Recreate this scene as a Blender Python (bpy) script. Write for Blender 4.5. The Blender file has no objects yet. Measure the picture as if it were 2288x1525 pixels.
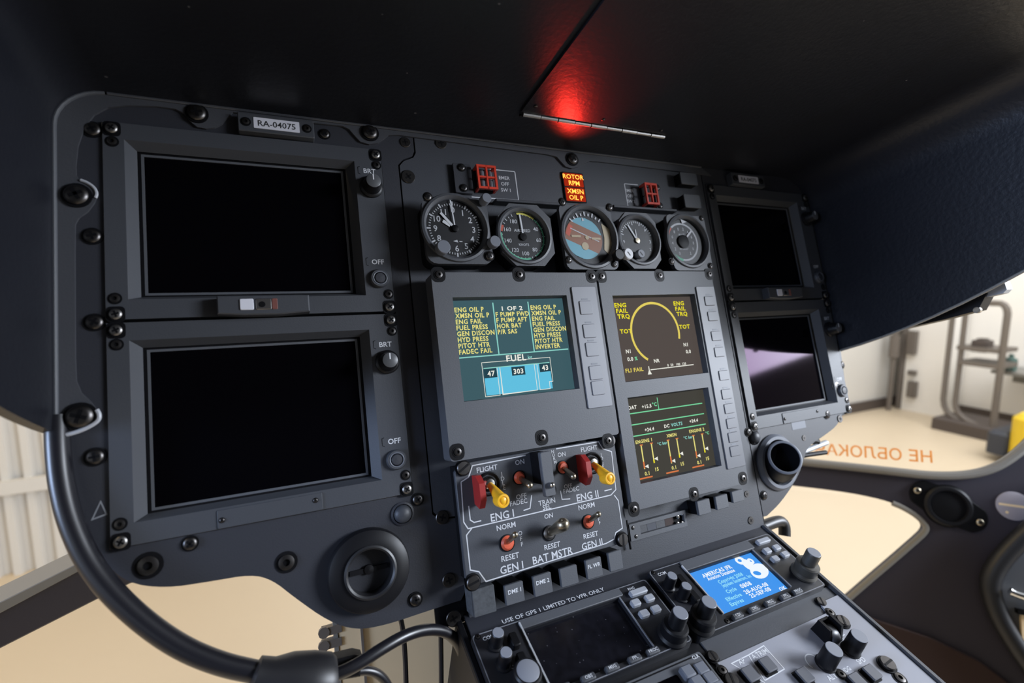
import bpy, math, random
from mathutils import Matrix, Vector
random.seed(7)
# ------------------------------------------------------------------ camera, world, lights, exposure
FPX = 1123.945                      # focal length in pixels of the 2288 x 1525 frame
CX, CY = 1144.0, 762.5
MR = ((0.90161528, -0.12300638, 0.41467977),      # image right / down / forward in panel axes (u, v, n)
      (-0.05676961, -0.98407006, -0.1684735),
      (0.42879726, 0.12835707, -0.89423563))
K = 0.4 / 600.0                     # metres per panel unit; the lens is 0.4 m in front of the panel
LEAN = math.radians(16.5)           # the panel leans away at the top
CAM = Vector((0, 0, 1.55))
U = Vector((1, 0, 0)); V = Vector((0, math.sin(LEAN), math.cos(LEAN))); N = Vector((0, -math.cos(LEAN), math.sin(LEAN)))
def pw(t): return U * t[0] + V * t[1] + N * t[2]
sc = bpy.context.scene
cam = bpy.data.cameras.new('camera'); camo = bpy.data.objects.new('camera', cam); sc.collection.objects.link(camo)
X_, Y_, Z_ = pw(MR[0]), -pw(MR[1]), -pw(MR[2])
camo.matrix_world = Matrix(((X_.x, Y_.x, Z_.x, CAM.x), (X_.y, Y_.y, Z_.y, CAM.y), (X_.z, Y_.z, Z_.z, CAM.z), (0, 0, 0, 1)))
cam.sensor_width = 36; cam.sensor_fit = 'HORIZONTAL'; cam.lens = 36 * FPX / 2288
cam.clip_start = 0.02; cam.clip_end = 100
cam.dof.use_dof = True; cam.dof.focus_distance = 0.43; cam.dof.aperture_fstop = 4.5
sc.camera = camo
sc.view_settings.view_transform = 'Standard'; sc.view_settings.look = 'None'
sc.view_settings.exposure = 0.0; sc.view_settings.gamma = 1.0; sc.view_settings.use_curve_mapping = False
w = bpy.data.worlds.new('world'); sc.world = w; w.use_nodes = True
w.node_tree.nodes['Background'].inputs[0].default_value = (0.90, 0.95, 1.0, 1)
w.node_tree.nodes['Background'].inputs[1].default_value = 0.62
def area(name, loc, target, sx, sy, power, col):
    l = bpy.data.lights.new(name, 'AREA'); l.shape = 'RECTANGLE'; l.size = sx; l.size_y = sy; l.energy = power; l.color = col
    o = bpy.data.objects.new(name, l); sc.collection.objects.link(o); o.location = loc
    o.rotation_euler = (Vector(target) - Vector(loc)).to_track_quat('-Z', 'Y').to_euler(); return o
area('cabin_door_daylight', (2.3, -1.0, 2.22), (0.3, 0.35, 1.42), 0.95, 0.7, 128, (0.82, 0.89, 1.0))
area('left_door_daylight', (-1.5, -0.06, 1.72), (0.65, 0.16, 1.62), 0.45, 0.45, 24, (0.50, 0.66, 1.0))
area('hangar_ceiling_lamps', (4.9, 0.3, 4.1), (6.4, 1.8, 0.6), 4.6, 3.0, 225, (0.96, 0.97, 1.0))
area('hangar_left_lamps', (-2.5, 1.5, 4.6), (-1.2, 2.6, 0), 3.0, 3.0, 74, (1.0, 0.66, 0.20))

# ------------------------------------------------------------------ frames and pixel rays
class Frame:
    def __init__(s, o, a, b, c): s.o, s.a, s.b, s.c = Vector(o), Vector(a), Vector(b), Vector(c)
    def mat(s, p=(0, 0, 0)):
        q = s.o + (s.a * p[0] + s.b * p[1] + s.c * p[2]) * K
        a, b, c = s.a, s.b, s.c
        return Matrix(((a.x, b.x, c.x, q.x), (a.y, b.y, c.y, q.y), (a.z, b.z, c.z, q.z), (0, 0, 0, 1)))
    def w(s, p): return s.o + (s.a * p[0] + s.b * p[1] + s.c * p[2]) * K
def ray(px, py):
    d = (px - CX, py - CY, FPX)
    return pw(tuple(sum(MR[i][j] * d[i] for i in range(3)) for j in range(3))) / FPX
def hit(fr, px, py, off=0.0):
    r = ray(px, py); t = ((fr.o - CAM).dot(fr.c) + off * K) / r.dot(fr.c)
    q = (CAM + r * t - fr.o) / K
    return (q.dot(fr.a), q.dot(fr.b))
PAN = Frame(CAM - N * 0.4, U, V, N)
TH = math.radians(-55.26)
D_ = V * math.cos(TH) + N * math.sin(TH); M_ = N * math.cos(TH) - V * math.sin(TH)
PED = Frame(PAN.w((0, -240, 0)), U, D_, M_)
WORLD = Frame((0, 0, 0), (1, 0, 0), (0, 1, 0), (0, 0, 1))
def A(px, py, n=0.0): return hit(PAN, px, py, n)
def B(px, py, m=0.0): return hit(PED, px, py, m)
def at(px, py, dist): return CAM + ray(px, py).normalized() * dist

# ------------------------------------------------------------------ materials
def lin(c):
    return tuple((x / 12.92 if x <= 0.04045 else ((x + 0.055) / 1.055) ** 2.4) for x in c)
MATS = {}
def mat(name, col, rough=0.5, metal=0.0, spec=0.5, bump=0.0, bscale=400.0, var=0.0, vscale=30.0, coat=0.0):
    m = bpy.data.materials.new(name); m.use_nodes = True; nt = m.node_tree; b = nt.nodes['Principled BSDF']
    b.inputs['Base Color'].default_value = (*col, 1); b.inputs['Roughness'].default_value = rough
    b.inputs['Metallic'].default_value = metal; b.inputs['Specular IOR Level'].default_value = spec
    if coat: b.inputs['Coat Weight'].default_value = coat
    if bump or var:
        tc = nt.nodes.new('ShaderNodeTexCoord')
    if bump:
        nz = nt.nodes.new('ShaderNodeTexNoise'); nz.inputs['Scale'].default_value = bscale; nz.inputs['Detail'].default_value = 3
        bp = nt.nodes.new('ShaderNodeBump'); bp.inputs['Strength'].default_value = bump; bp.inputs['Distance'].default_value = 0.001
        nt.links.new(tc.outputs['Object'], nz.inputs['Vector']); nt.links.new(nz.outputs['Fac'], bp.inputs['Height'])
        nt.links.new(bp.outputs['Normal'], b.inputs['Normal'])
    if var:
        nv = nt.nodes.new('ShaderNodeTexNoise'); nv.inputs['Scale'].default_value = vscale; nv.inputs['Detail'].default_value = 5
        mx = nt.nodes.new('ShaderNodeMix'); mx.data_type = 'RGBA'
        mx.inputs[6].default_value = (*[x * (1 - var) for x in col], 1); mx.inputs[7].default_value = (*[min(1, x * (1 + var)) for x in col], 1)
        nt.links.new(tc.outputs['Object'], nv.inputs['Vector']); nt.links.new(nv.outputs['Fac'], mx.inputs[0]); nt.links.new(mx.outputs[2], b.inputs['Base Color'])
    MATS[name] = m; return m
def emit(name, col, strength, base=(0.004, 0.004, 0.004), rough=0.3, spec=0.0):
    m = mat(name, base, rough, spec=spec); b = m.node_tree.nodes['Principled BSDF']
    b.inputs['Emission Color'].default_value = (*col, 1); b.inputs['Emission Strength'].default_value = strength; return m
def clear(name, tint=(1, 1, 1), refl=0.06, rough=0.02):
    m = bpy.data.materials.new(name); m.use_nodes = True; nt = m.node_tree; nt.nodes.clear()
    o = nt.nodes.new('ShaderNodeOutputMaterial'); t = nt.nodes.new('ShaderNodeBsdfTransparent'); g = nt.nodes.new('ShaderNodeBsdfGlossy')
    x = nt.nodes.new('ShaderNodeMixShader'); f = nt.nodes.new('ShaderNodeFresnel'); f.inputs[0].default_value = 1.06 + refl
    t.inputs[0].default_value = (*tint, 1); g.inputs['Roughness'].default_value = rough
    nt.links.new(f.outputs[0], x.inputs[0]); nt.links.new(t.outputs[0], x.inputs[1]); nt.links.new(g.outputs[0], x.inputs[2]); nt.links.new(x.outputs[0], o.inputs[0])
    MATS[name] = m; return m
mat('center', (0.036, 0.039, 0.048), 0.52, bump=0.10, bscale=900, var=0.10, vscale=14)
mat('panel', (0.022, 0.0232, 0.030), 0.52, bump=0.10, bscale=900, var=0.10, vscale=14)
mat('bezel', (0.044, 0.047, 0.055), 0.50, bump=0.08, bscale=900, var=0.06, vscale=12)
mat('module', (0.070, 0.074, 0.084), 0.55, bump=0.08, bscale=900, var=0.05, vscale=12)
mat('switchface', (0.046, 0.050, 0.060), 0.55, bump=0.08, bscale=900, var=0.05, vscale=12)
mat('keystrip', (0.17, 0.175, 0.195), 0.42, var=0.08, vscale=20)
mat('keystrip2', (0.095, 0.098, 0.112), 0.45, var=0.08, vscale=20)
mat('felt', (0.05, 0.054, 0.06), 0.8, var=0.6, vscale=320)
mat('black', (0.004, 0.004, 0.005), 0.5, spec=0.15)
mat('knob', (0.0055, 0.0055, 0.007), 0.42, spec=0.3)
mat('gpsblack', (0.013, 0.0135, 0.017), 0.42)
mat('capgrey', (0.20, 0.21, 0.24), 0.42)
mat('keywhite', (0.30, 0.31, 0.34), 0.4)
mat('knobcap', (0.075, 0.078, 0.085), 0.38)
mat('greycap', (0.12, 0.13, 0.155), 0.5)
mat('hood', (0.0090, 0.0100, 0.0145), 0.40, spec=0.45, bump=0.25, bscale=260, var=0.3, vscale=6)
def specks(name, scale, thr, col):
    m = MATS[name]; nt = m.node_tree; b = nt.nodes['Principled BSDF']; src = b.inputs['Base Color'].links[0].from_socket
    tc = nt.nodes.new('ShaderNodeTexCoord'); vo = nt.nodes.new('ShaderNodeTexVoronoi'); vo.inputs['Scale'].default_value = scale
    lt = nt.nodes.new('ShaderNodeMath'); lt.operation = 'LESS_THAN'; lt.inputs[1].default_value = thr
    mx = nt.nodes.new('ShaderNodeMix'); mx.data_type = 'RGBA'; mx.inputs[7].default_value = (*col, 1)
    nt.links.new(tc.outputs['Object'], vo.inputs['Vector']); nt.links.new(vo.outputs['Distance'], lt.inputs[0]); nt.links.new(lt.outputs[0], mx.inputs[0])
    nt.links.new(src, mx.inputs[6]); nt.links.new(mx.outputs[2], b.inputs['Base Color'])
specks('hood', 34.0, 0.035, (0.10, 0.10, 0.11))
mat('flange', (0.050, 0.052, 0.060), 0.45, bump=0.12, bscale=700, var=0.15, vscale=10)
mat('steel', (0.24, 0.23, 0.22), 0.40, metal=1.0)
mat('darksteel', (0.085, 0.08, 0.078), 0.38, metal=1.0)
mat('chrome', (0.75, 0.74, 0.72), 0.18, metal=1.0)
mat('brass', (0.42, 0.37, 0.28), 0.32, metal=1.0)
mat('white', (0.62, 0.63, 0.66), 0.6)
mat('print', (0.52, 0.53, 0.56), 0.6)
mat('dimprint', (0.20, 0.21, 0.23), 0.6)
mat('label', (0.60, 0.60, 0.66), 0.5)
mat('ink', (0.02, 0.02, 0.022), 0.6)
mat('red', (0.30, 0.020, 0.018), 0.40)
mat('redguard', (0.55, 0.045, 0.022), 0.35)
mat('dimred', (0.16, 0.06, 0.05), 0.4)
mat('orange', (0.62, 0.10, 0.045), 0.5)
mat('yellow', (0.80, 0.42, 0.015), 0.38)
mat('amber', (0.62, 0.20, 0.012), 0.42)
mat('dial', (0.008, 0.008, 0.010), 0.5)
mat('dgreen', (0.10, 0.42, 0.26), 0.6)
mat('dyellow', (0.55, 0.50, 0.08), 0.6)
mat('dred', (0.50, 0.09, 0.05), 0.6)
mat('sky_blue', (0.14, 0.36, 0.45), 0.5)
mat('earth', (0.24, 0.10, 0.055), 0.5)
mat('sand', (0.42, 0.34, 0.22), 0.5)
mat('apface', (0.25, 0.255, 0.29), 0.5, var=0.05, vscale=12); mat('screen_off', (0.0015, 0.0014, 0.002), 0.06, spec=0.06); MATS['screen_off'].node_tree.nodes['Principled BSDF'].inputs['Specular Tint'].default_value = (0.60, 0.10, 0.58, 1)
mat('rubber', (0.012, 0.012, 0.014), 0.42, spec=0.5)
mat('cable', (0.007, 0.007, 0.010), 0.34, spec=0.6)
mat('tie', (0.36, 0.37, 0.40), 0.4)
mat('interior', (0.028, 0.024, 0.035), 0.55, bump=0.1, bscale=300, var=0.12, vscale=5)
mat('interior_dark', (0.006, 0.006, 0.007), 0.7)
mat('trimgrey', (0.22, 0.21, 0.19), 0.4)
mat('tan', (0.82, 0.64, 0.40), 0.6, var=0.12, vscale=9)
mat('wallwhite', (0.88, 0.85, 0.80), 0.7, var=0.03, vscale=1.5)
mat('siding', (0.66, 0.64, 0.60), 0.6, var=0.03, vscale=2)
mat('floor', (0.63, 0.52, 0.375), 0.45, var=0.06, vscale=1.1)
mat('pipe', (0.15, 0.128, 0.11), 0.5)
mat('browndark', (0.075, 0.058, 0.05), 0.6)
mat('navy', (0.035, 0.04, 0.055), 0.5)
mat('machine_yellow', (0.75, 0.52, 0.02), 0.4)
mat('teal', (0.10, 0.18, 0.16), 0.5)
mat('redbrown', (0.022, 0.006, 0.003), 0.7)
mat('orange_print', (0.95, 0.36, 0.08), 0.6)
_n = MATS['orange_print'].node_tree; _t = _n.nodes.new('ShaderNodeBsdfTranslucent'); _t.inputs[0].default_value = (0.95, 0.38, 0.09, 1); _x = _n.nodes.new('ShaderNodeMixShader'); _x.inputs[0].default_value = 0.6
_n.links.new(_n.nodes['Principled BSDF'].outputs[0], _x.inputs[1]); _n.links.new(_t.outputs[0], _x.inputs[2]); _n.links.new(_x.outputs[0], _n.nodes['Material Output'].inputs[0])
mat('silver', (0.42, 0.44, 0.47), 0.45, metal=0.3)
mat('placard', (0.32, 0.30, 0.34), 0.5)
clear('screen_glass', (0.98, 0.98, 0.98), -0.03); clear('glass', (0.97, 0.97, 0.97)); clear('window_glass', (0.985, 0.985, 0.98), 0.02)
def S(*rgb): return lin(tuple(x / 255 for x in rgb))
emit('lcd_teal', S(62, 92, 100), 1.0); emit('lcd_brown', S(82, 74, 70), 1.0); emit('lcd_olive', S(66, 64, 58), 1.0)  # the brown glow includes the window reflection on the upper engine screen
emit('lcd_yellow', S(232, 222, 130), 1.0); emit('lcd_yellow2', S(235, 222, 40), 1.0); emit('lcd_gold', S(226, 206, 96), 1.0)
emit('lcd_green', S(120, 215, 160), 1.0); emit('lcd_mint', S(140, 210, 200), 1.0); emit('lcd_white', S(235, 235, 225), 1.0)
emit('lcd_cyan', S(96, 190, 222), 1.05); emit('lcd_orange', S(215, 120, 70), 1.0); emit('lcd_darkteal', S(35, 66, 78), 1.0)
emit('gps_blue', S(68, 150, 238), 1.0); emit('gps_white', S(240, 248, 255), 1.0); emit('gps_cyan', S(150, 225, 250), 1.0)
emit('warn_text', (1.0, 0.36, 0.05), 2.6); emit('warn_lens', (0.62, 0.035, 0.008), 0.55)

# ------------------------------------------------------------------ mesh builder
class MB:
    def __init__(s): s.v = []; s.f = []; s.m = []; s.k = 0
    def add(s, vs, fs, k=None):
        o = len(s.v); s.v += [tuple(p) for p in vs]; s.f += [tuple(i + o for i in f) for f in fs]; s.m += [s.k if k is None else k] * len(fs); return s
    def box(s, a, b, k=None):
        (x0, y0, z0), (x1, y1, z1) = a, b
        return s.add([(x0, y0, z0), (x1, y0, z0), (x1, y1, z0), (x0, y1, z0), (x0, y0, z1), (x1, y0, z1), (x1, y1, z1), (x0, y1, z1)],
                     [(0, 3, 2, 1), (4, 5, 6, 7), (0, 1, 5, 4), (1, 2, 6, 5), (2, 3, 7, 6), (3, 0, 4, 7)], k)
    def prism(s, poly, z0, z1, ch=0.0, k=None):
        if area2(poly) < 0: poly = poly[::-1]
        n = len(poly)
        rings = [[(x, y, z0) for x, y in poly]]
        if ch: rings += [[(x, y, z1 - ch) for x, y in poly], [(x, y, z1) for x, y in inset(poly, ch)]]
        else: rings.append([(x, y, z1) for x, y in poly])
        vs = sum(rings, []); fs = [tuple(range(n - 1, -1, -1)), tuple(range((len(rings) - 1) * n, len(rings) * n))]
        for r in range(len(rings) - 1):
            for i in range(n):
                j = (i + 1) % n; fs.append((r * n + i, r * n + j, (r + 1) * n + j, (r + 1) * n + i))
        return s.add(vs, fs, k)
    def loft(s, rings, cap=True, closed=True, k=None):
        n = len(rings[0]); vs = sum([list(r) for r in rings], []); fs = []
        for r in range(len(rings) - 1):
            for i in range(n if closed else n - 1):
                j = (i + 1) % n; fs.append((r * n + i, r * n + j, (r + 1) * n + j, (r + 1) * n + i))
        if cap: fs += [tuple(range(n - 1, -1, -1)), tuple(range((len(rings) - 1) * n, len(rings) * n))]
        return s.add(vs, fs, k)
    def lathe(s, c, prof, seg=28, k=None, M=None, cap=True):
        """prof: list of (radius, height) from base to top, about the third axis at c."""
        rings = []
        for r, z in prof:
            ring = [Vector((r * math.cos(2 * math.pi * i / seg), r * math.sin(2 * math.pi * i / seg), z)) for i in range(seg)]
            if M is not None: ring = [M @ p for p in ring]
            rings.append([(p.x + c[0], p.y + c[1], p.z + (c[2] if len(c) > 2 else 0)) for p in ring])
        return s.loft(rings, cap, True, k)
    def frame(s, o, i, z0, z1, k=None):
        """rectangular frame: outer (x0,y0,x1,y1), opening i, from z0 to z1"""
        def q(r, z): return [(r[0], r[1], z), (r[2], r[1], z), (r[2], r[3], z), (r[0], r[3], z)]
        vs = q(o, z0) + q(o, z1) + q(i, z1) + q(i, z0); fs = []
        for a in range(4):
            b = (a + 1) % 4
            for l in range(4):
                m = (l + 1) % 4; fs.append((l * 4 + a, l * 4 + b, m * 4 + b, m * 4 + a))
        return s.add(vs, fs, k)
    def bevelring(s, o, i, zo, zi, k=None):
        def q(r, z): return [(r[0], r[1], z), (r[2], r[1], z), (r[2], r[3], z), (r[0], r[3], z)]
        return s.add(q(o, zo) + q(i, zi), [(a, (a + 1) % 4, 4 + (a + 1) % 4, 4 + a) for a in range(4)], k)
    def starring(s, c, poly, r, z0, z1, seg=48, zi=None, k=None):
        """plate with outline poly (star-shaped about c) and a round hole"""
        ang = [2 * math.pi * i / seg for i in range(seg)]
        for x, y in poly: ang.append(math.atan2(y - c[1], x - c[0]) % (2 * math.pi))
        ang = sorted(set(round(a, 5) for a in ang)); o = []
        for a in ang:
            dx, dy = math.cos(a), math.sin(a); best = None
            for q in range(len(poly)):
                (x1, y1), (x2, y2) = poly[q], poly[(q + 1) % len(poly)]
                ex, ey = x2 - x1, y2 - y1; den = dx * ey - dy * ex
                if abs(den) < 1e-9: continue
                t = ((x1 - c[0]) * ey - (y1 - c[1]) * ex) / den; w_ = ((x1 - c[0]) * dy - (y1 - c[1]) * dx) / den
                if t > 0 and -1e-4 <= w_ <= 1 + 1e-4: best = t if best is None else max(best, t)
            o.append((c[0] + dx * best, c[1] + dy * best))
        h = [(c[0] + r * math.cos(a), c[1] + r * math.sin(a)) for a in ang]
        zi = z0 if zi is None else zi
        rings = [[(x, y, z0) for x, y in o], [(x, y, z1) for x, y in o], [(x, y, z1) for x, y in h], [(x, y, zi) for x, y in h]]
        return s.loft(rings, False, True, k)
    def ribbon(s, pts, wd, z, closed=False, k=None, th=0.0):
        n = len(pts); L = []; R = []
        for i in range(n):
            p = pts[i]; a = pts[i - 1] if (i or closed) else p; b = pts[(i + 1) % n] if (i < n - 1 or closed) else p
            d1 = norm2((p[0] - a[0], p[1] - a[1])); d2 = norm2((b[0] - p[0], b[1] - p[1]))
            d = norm2((d1[0] + d2[0], d1[1] + d2[1])); nx, ny = -d[1], d[0]
            cs = max(0.5, abs(d[0] * (d1[0] or d2[0]) + d[1] * (d1[1] or d2[1]))) if (d1 != (0, 0) or d2 != (0, 0)) else 1
            L.append((p[0] + nx * wd / 2 / cs, p[1] + ny * wd / 2 / cs, z)); R.append((p[0] - nx * wd / 2 / cs, p[1] - ny * wd / 2 / cs, z))
        fs = [(i, n + i, n + (i + 1) % n, (i + 1) % n) for i in range(n if closed else n - 1)]
        return s.add(L + R, fs, k)
    def tube(s, pts, r, seg=12, cap=True, k=None, taper=None):
        pts = [Vector(p) for p in pts]; rings = []; up = Vector((0.123, 0.456, 0.877))
        for i, p in enumerate(pts):
            t = (pts[min(i + 1, len(pts) - 1)] - pts[max(i - 1, 0)]).normalized()
            a = up - t * up.dot(t)
            a.normalize(); up = a; b = t.cross(a)
            rr = r if taper is None else taper[i]
            rings.append([tuple(p + (a * math.cos(q * 2 * math.pi / seg) + b * math.sin(q * 2 * math.pi / seg)) * rr) for q in range(seg)])
        return s.loft(rings, cap, True, k)
    def arc(s, c, r0, r1, a0, a1, z, seg=24, k=None):
        """flat arc band, angles in degrees clockwise from twelve o'clock"""
        o = []; i_ = []
        for q in range(seg + 1):
            a = math.radians(a0 + (a1 - a0) * q / seg)
            o.append((c[0] + r1 * math.sin(a), c[1] + r1 * math.cos(a), z)); i_.append((c[0] + r0 * math.sin(a), c[1] + r0 * math.cos(a), z))
        n = seg + 1
        return s.add(o + i_, [(q, q + 1, n + q + 1, n + q) for q in range(seg)], k)
    def tick(s, c, r0, r1, a, wd, z, k=None):
        a = math.radians(a); sx, cx_ = math.sin(a), math.cos(a)
        return s.ribbon([(c[0] + r0 * sx, c[1] + r0 * cx_), (c[0] + r1 * sx, c[1] + r1 * cx_)], wd, z, k=k)
    def disc(s, c, r, z, seg=28, k=None):
        return s.add([(c[0] + r * math.cos(2 * math.pi * i / seg), c[1] + r * math.sin(2 * math.pi * i / seg), z) for i in range(seg)], [tuple(range(seg))], k)
    def rect(s, x0, y0, x1, y1, z, k=None): return s.add([(x0, y0, z), (x1, y0, z), (x1, y1, z), (x0, y1, z)], [(0, 1, 2, 3)], k)
    def poly(s, p, z, k=None):
        if area2(p) < 0: p = p[::-1]
        return s.add([(x, y, z) for x, y in p], [tuple(range(len(p)))], k)
    def text(s, t, c, h, z, al='c', rot=0.0, xs=1.0, k=None, mirror=False, bold=False):
        vs, fs, x0, x1 = glyphs(t, bold); sc_ = h / 0.727
        dx = {'c': -(x0 + x1) / 2, 'l': -x0, 'r': -x1}[al]
        ca, sa = math.cos(rot), math.sin(rot); out = []
        for x, y in vs:
            X = (x + dx) * sc_ * xs * (-1 if mirror else 1); Y = (y - 0.3635) * sc_
            out.append((c[0] + X * ca - Y * sa, c[1] + X * sa + Y * ca, z))
        return s.add(out, fs, k)
def norm2(d):
    l = math.hypot(*d); return (d[0] / l, d[1] / l) if l > 1e-9 else (0, 0)
def area2(p): return sum(p[i][0] * p[(i + 1) % len(p)][1] - p[(i + 1) % len(p)][0] * p[i][1] for i in range(len(p)))
def inset(p, d):
    out = []; n = len(p)
    for i in range(n):
        a, b, c = p[i - 1], p[i], p[(i + 1) % n]
        e1 = norm2((b[0] - a[0], b[1] - a[1])); e2 = norm2((c[0] - b[0], c[1] - b[1]))
        nx, ny = -(e1[1] + e2[1]), e1[0] + e2[0]; l = math.hypot(nx, ny) or 1
        cs = max(0.4, l / 2); out.append((b[0] + nx / l * d / cs, b[1] + ny / l * d / cs))
    return out
def rr(x0, y0, x1, y1, r, seg=5):
    if x1 < x0: x0, x1 = x1, x0
    if y1 < y0: y0, y1 = y1, y0
    out = []
    for cx, cy, a in ((x1 - r, y1 - r, 0), (x0 + r, y1 - r, 90), (x0 + r, y0 + r, 180), (x1 - r, y0 + r, 270)):
        for i in range(seg + 1):
            t = math.radians(a + 90 * i / seg); out.append((cx + r * math.cos(t), cy + r * math.sin(t)))
    return out
def smooth(pts, it=2, closed=False):
    for _ in range(it):
        q = []; n = len(pts)
        for i in range(n if closed else n - 1):
            a, b = pts[i], pts[(i + 1) % n]
            q += [tuple(0.75 * x + 0.25 * y for x, y in zip(a, b)), tuple(0.25 * x + 0.75 * y for x, y in zip(a, b))]
        pts = q if closed else [pts[0]] + q + [pts[-1]]
    return pts
GL = {}
def glyphs(t, bold=False):
    if (t, bold) not in GL:
        c = bpy.data.curves.new('t', 'FONT'); c.body = t; c.size = 1.0; c.resolution_u = 2; c.fill_mode = 'FRONT'; c.offset = 0.012 if not bold else 0.03; c.space_character = 1.0 if not bold else 1.12
        o = bpy.data.objects.new('t', c); m = o.to_mesh()
        vs = [(v.co.x, v.co.y) for v in m.vertices]; fs = [tuple(p.vertices) for p in m.polygons]
        xs = [v[0] for v in vs] or [0]; GL[(t, bold)] = (vs, fs, min(xs), max(xs))
        o.to_mesh_clear(); bpy.data.objects.remove(o); bpy.data.curves.remove(c)
    return GL[(t, bold)]

# ------------------------------------------------------------------ things and parts
COL = sc.collection
def mesh(name, mb, mats, base=(0, 0, 0), scale=K, ang=35):
    me = bpy.data.meshes.new(name)
    me.from_pydata([((x - base[0]) * scale, (y - base[1]) * scale, (z - base[2]) * scale) for x, y, z in mb.v], [], mb.f)
    for m in (mats if isinstance(mats, (list, tuple)) else [mats]): me.materials.append(MATS[m])
    me.polygons.foreach_set('material_index', mb.m); me.update()
    me.shade_smooth(); me.set_sharp_from_angle(angle=math.radians(ang)); return me
def tag(o, label, cat, group=None):
    if label: o['label'] = label
    if cat: o['category'] = cat
    if group: o['group'] = group
    return o
BASE = {}
def thing(name, label, cat, fr=PAN, base=(0, 0, 0), group=None):
    o = bpy.data.objects.new(name, None); COL.objects.link(o); o.matrix_world = fr.mat(base); o.empty_display_size = 0.01
    tag(o, label, cat, group); BASE[o.name] = base; return o
def root(o):
    while o.parent: o = o.parent
    return o
def part(th, name, mb, mats, label=None, ang=35, stuff=False):
    me = mesh(name, mb, mats, BASE[root(th).name], ang=ang)
    o = bpy.data.objects.new(name, me); COL.objects.link(o); o.parent = th
    if label: o['label'] = label
    if stuff: o['kind'] = 'stuff'
    return o
def solid(name, mb, mats, label, cat, fr=PAN, base=(0, 0, 0), group=None, ang=35):
    o = bpy.data.objects.new(name, mesh(name, mb, mats, base, ang=ang)); COL.objects.link(o); o.matrix_world = fr.mat(base)
    return tag(o, label, cat, group)
def structure(name, mb, mats, fr=WORLD, scale=1.0, ang=35, parent=None):
    o = bpy.data.objects.new(name, mesh(name, mb, mats, (0, 0, 0), scale, ang)); COL.objects.link(o)
    if parent: o.parent = parent
    else: o.matrix_world = fr.mat(); o['kind'] = 'structure'
    return o
def screw_mesh(kind):
    b = MB()
    if kind == 'pan':      # domed cross-head machine screw on a washer
        b.lathe((0, 0), [(1.25, 0), (1.25, 0.18)], 20, 1); b.lathe((0, 0), [(1, 0.1), (1, 0.32), (0.88, 0.48), (0.6, 0.58), (0.0001, 0.6)], 20, 0)
        b.box((-0.6, -0.16, 0.4), (0.6, 0.16, 0.63), 1); b.box((-0.16, -0.6, 0.4), (0.16, 0.6, 0.63), 1)
    elif kind == 'flat':   # countersunk cross-head
        b.lathe((0, 0), [(1, 0), (1, 0.12), (0.92, 0.2), (0.0001, 0.2)], 20, 0)
        b.box((-0.5, -0.12, 0.1), (0.5, 0.12, 0.23), 1); b.box((-0.12, -0.5, 0.1), (0.12, 0.5, 0.23), 1)
    elif kind == 'sock':   # socket head inside a dark ring
        b.lathe((0, 0), [(1.35, 0), (1.35, 0.1)], 20, 1); b.lathe((0, 0), [(0.95, 0), (0.95, 0.3), (0.55, 0.42), (0.42, 0.42), (0.42, 0.15)], 20, 0, cap=False)
        b.lathe((0, 0), [(0.45, 0), (0.45, 0.14)], 12, 1)
    elif kind == 'slot':   # slotted fastener
        b.lathe((0, 0), [(1.2, 0), (1.2, 0.2)], 20, 1); b.lathe((0, 0), [(1, 0.1), (1, 0.5), (0.9, 0.62), (0.0001, 0.64)], 20, 0); b.box((-0.85, -0.14, 0.5), (0.85, 0.14, 0.68), 1)
    return b
SM = {}
def screw(th, p, r, kind='pan', m='darksteel'):
    key = (kind, m)
    if key not in SM: SM[key] = mesh('screw', screw_mesh(kind), [m, 'black'], scale=1.0)
    b = BASE[root(th).name]
    o = bpy.data.objects.new('screw', SM[key]); COL.objects.link(o); o.parent = th
    o.matrix_local = Matrix.Translation(Vector((p[0] - b[0], p[1] - b[1], p[2] - b[2])) * K) @ Matrix.Rotation(random.uniform(0, 1.5), 4, 'Z') @ Matrix.Scale(r * K, 4)
    return o
def L3(p, z): return (p[0], p[1], z)
import bmesh
def plate(mb, poly, holes, z0, z1, k=None):
    """flat plate with holes: triangulated faces front and back plus edge walls"""
    bm = bmesh.new(); es = []
    for lp in [poly] + holes:
        vs = [bm.verts.new((x, y, 0)) for x, y in lp]
        es += [bm.edges.new((vs[i], vs[(i + 1) % len(vs)])) for i in range(len(vs))]
    bmesh.ops.triangle_fill(bm, use_beauty=True, use_dissolve=False, edges=es)
    bm.verts.index_update(); co = [(v.co.x, v.co.y) for v in bm.verts]; fs = []
    for f in bm.faces:
        ix = [v.index for v in f.verts]
        if area2([co[i] for i in ix]) < 0: ix = ix[::-1]
        fs.append(tuple(ix))
    bm.free(); n = len(co)
    mb.add([(x, y, z1) for x, y in co] + [(x, y, z0) for x, y in co], fs + [tuple(i + n for i in f[::-1]) for f in fs], k)
    for lp in [poly] + holes:
        m = len(lp); mb.add([(x, y, z0) for x, y in lp] + [(x, y, z1) for x, y in lp], [(i, (i + 1) % m, m + (i + 1) % m, m + i) for i in range(m)], k)
    return mb
def rpx(pts, fn=A, n=0.0):
    q = [fn(p[0], p[1], n) for p in pts]     # TL TR BR BL
    return ((q[0][0] + q[3][0]) / 2, (q[2][1] + q[3][1]) / 2, (q[1][0] + q[2][0]) / 2, (q[0][1] + q[1][1]) / 2)
def hitX(px, py, X): r = ray(px, py); t = (X - CAM.x) / r.x; return CAM + r * t
def hitY(px, py, Y): r = ray(px, py); t = (Y - CAM.y) / r.y; return CAM + r * t
def hitZ(px, py, Z): r = ray(px, py); t = (Z - CAM.z) / r.z; return CAM + r * t

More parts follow.
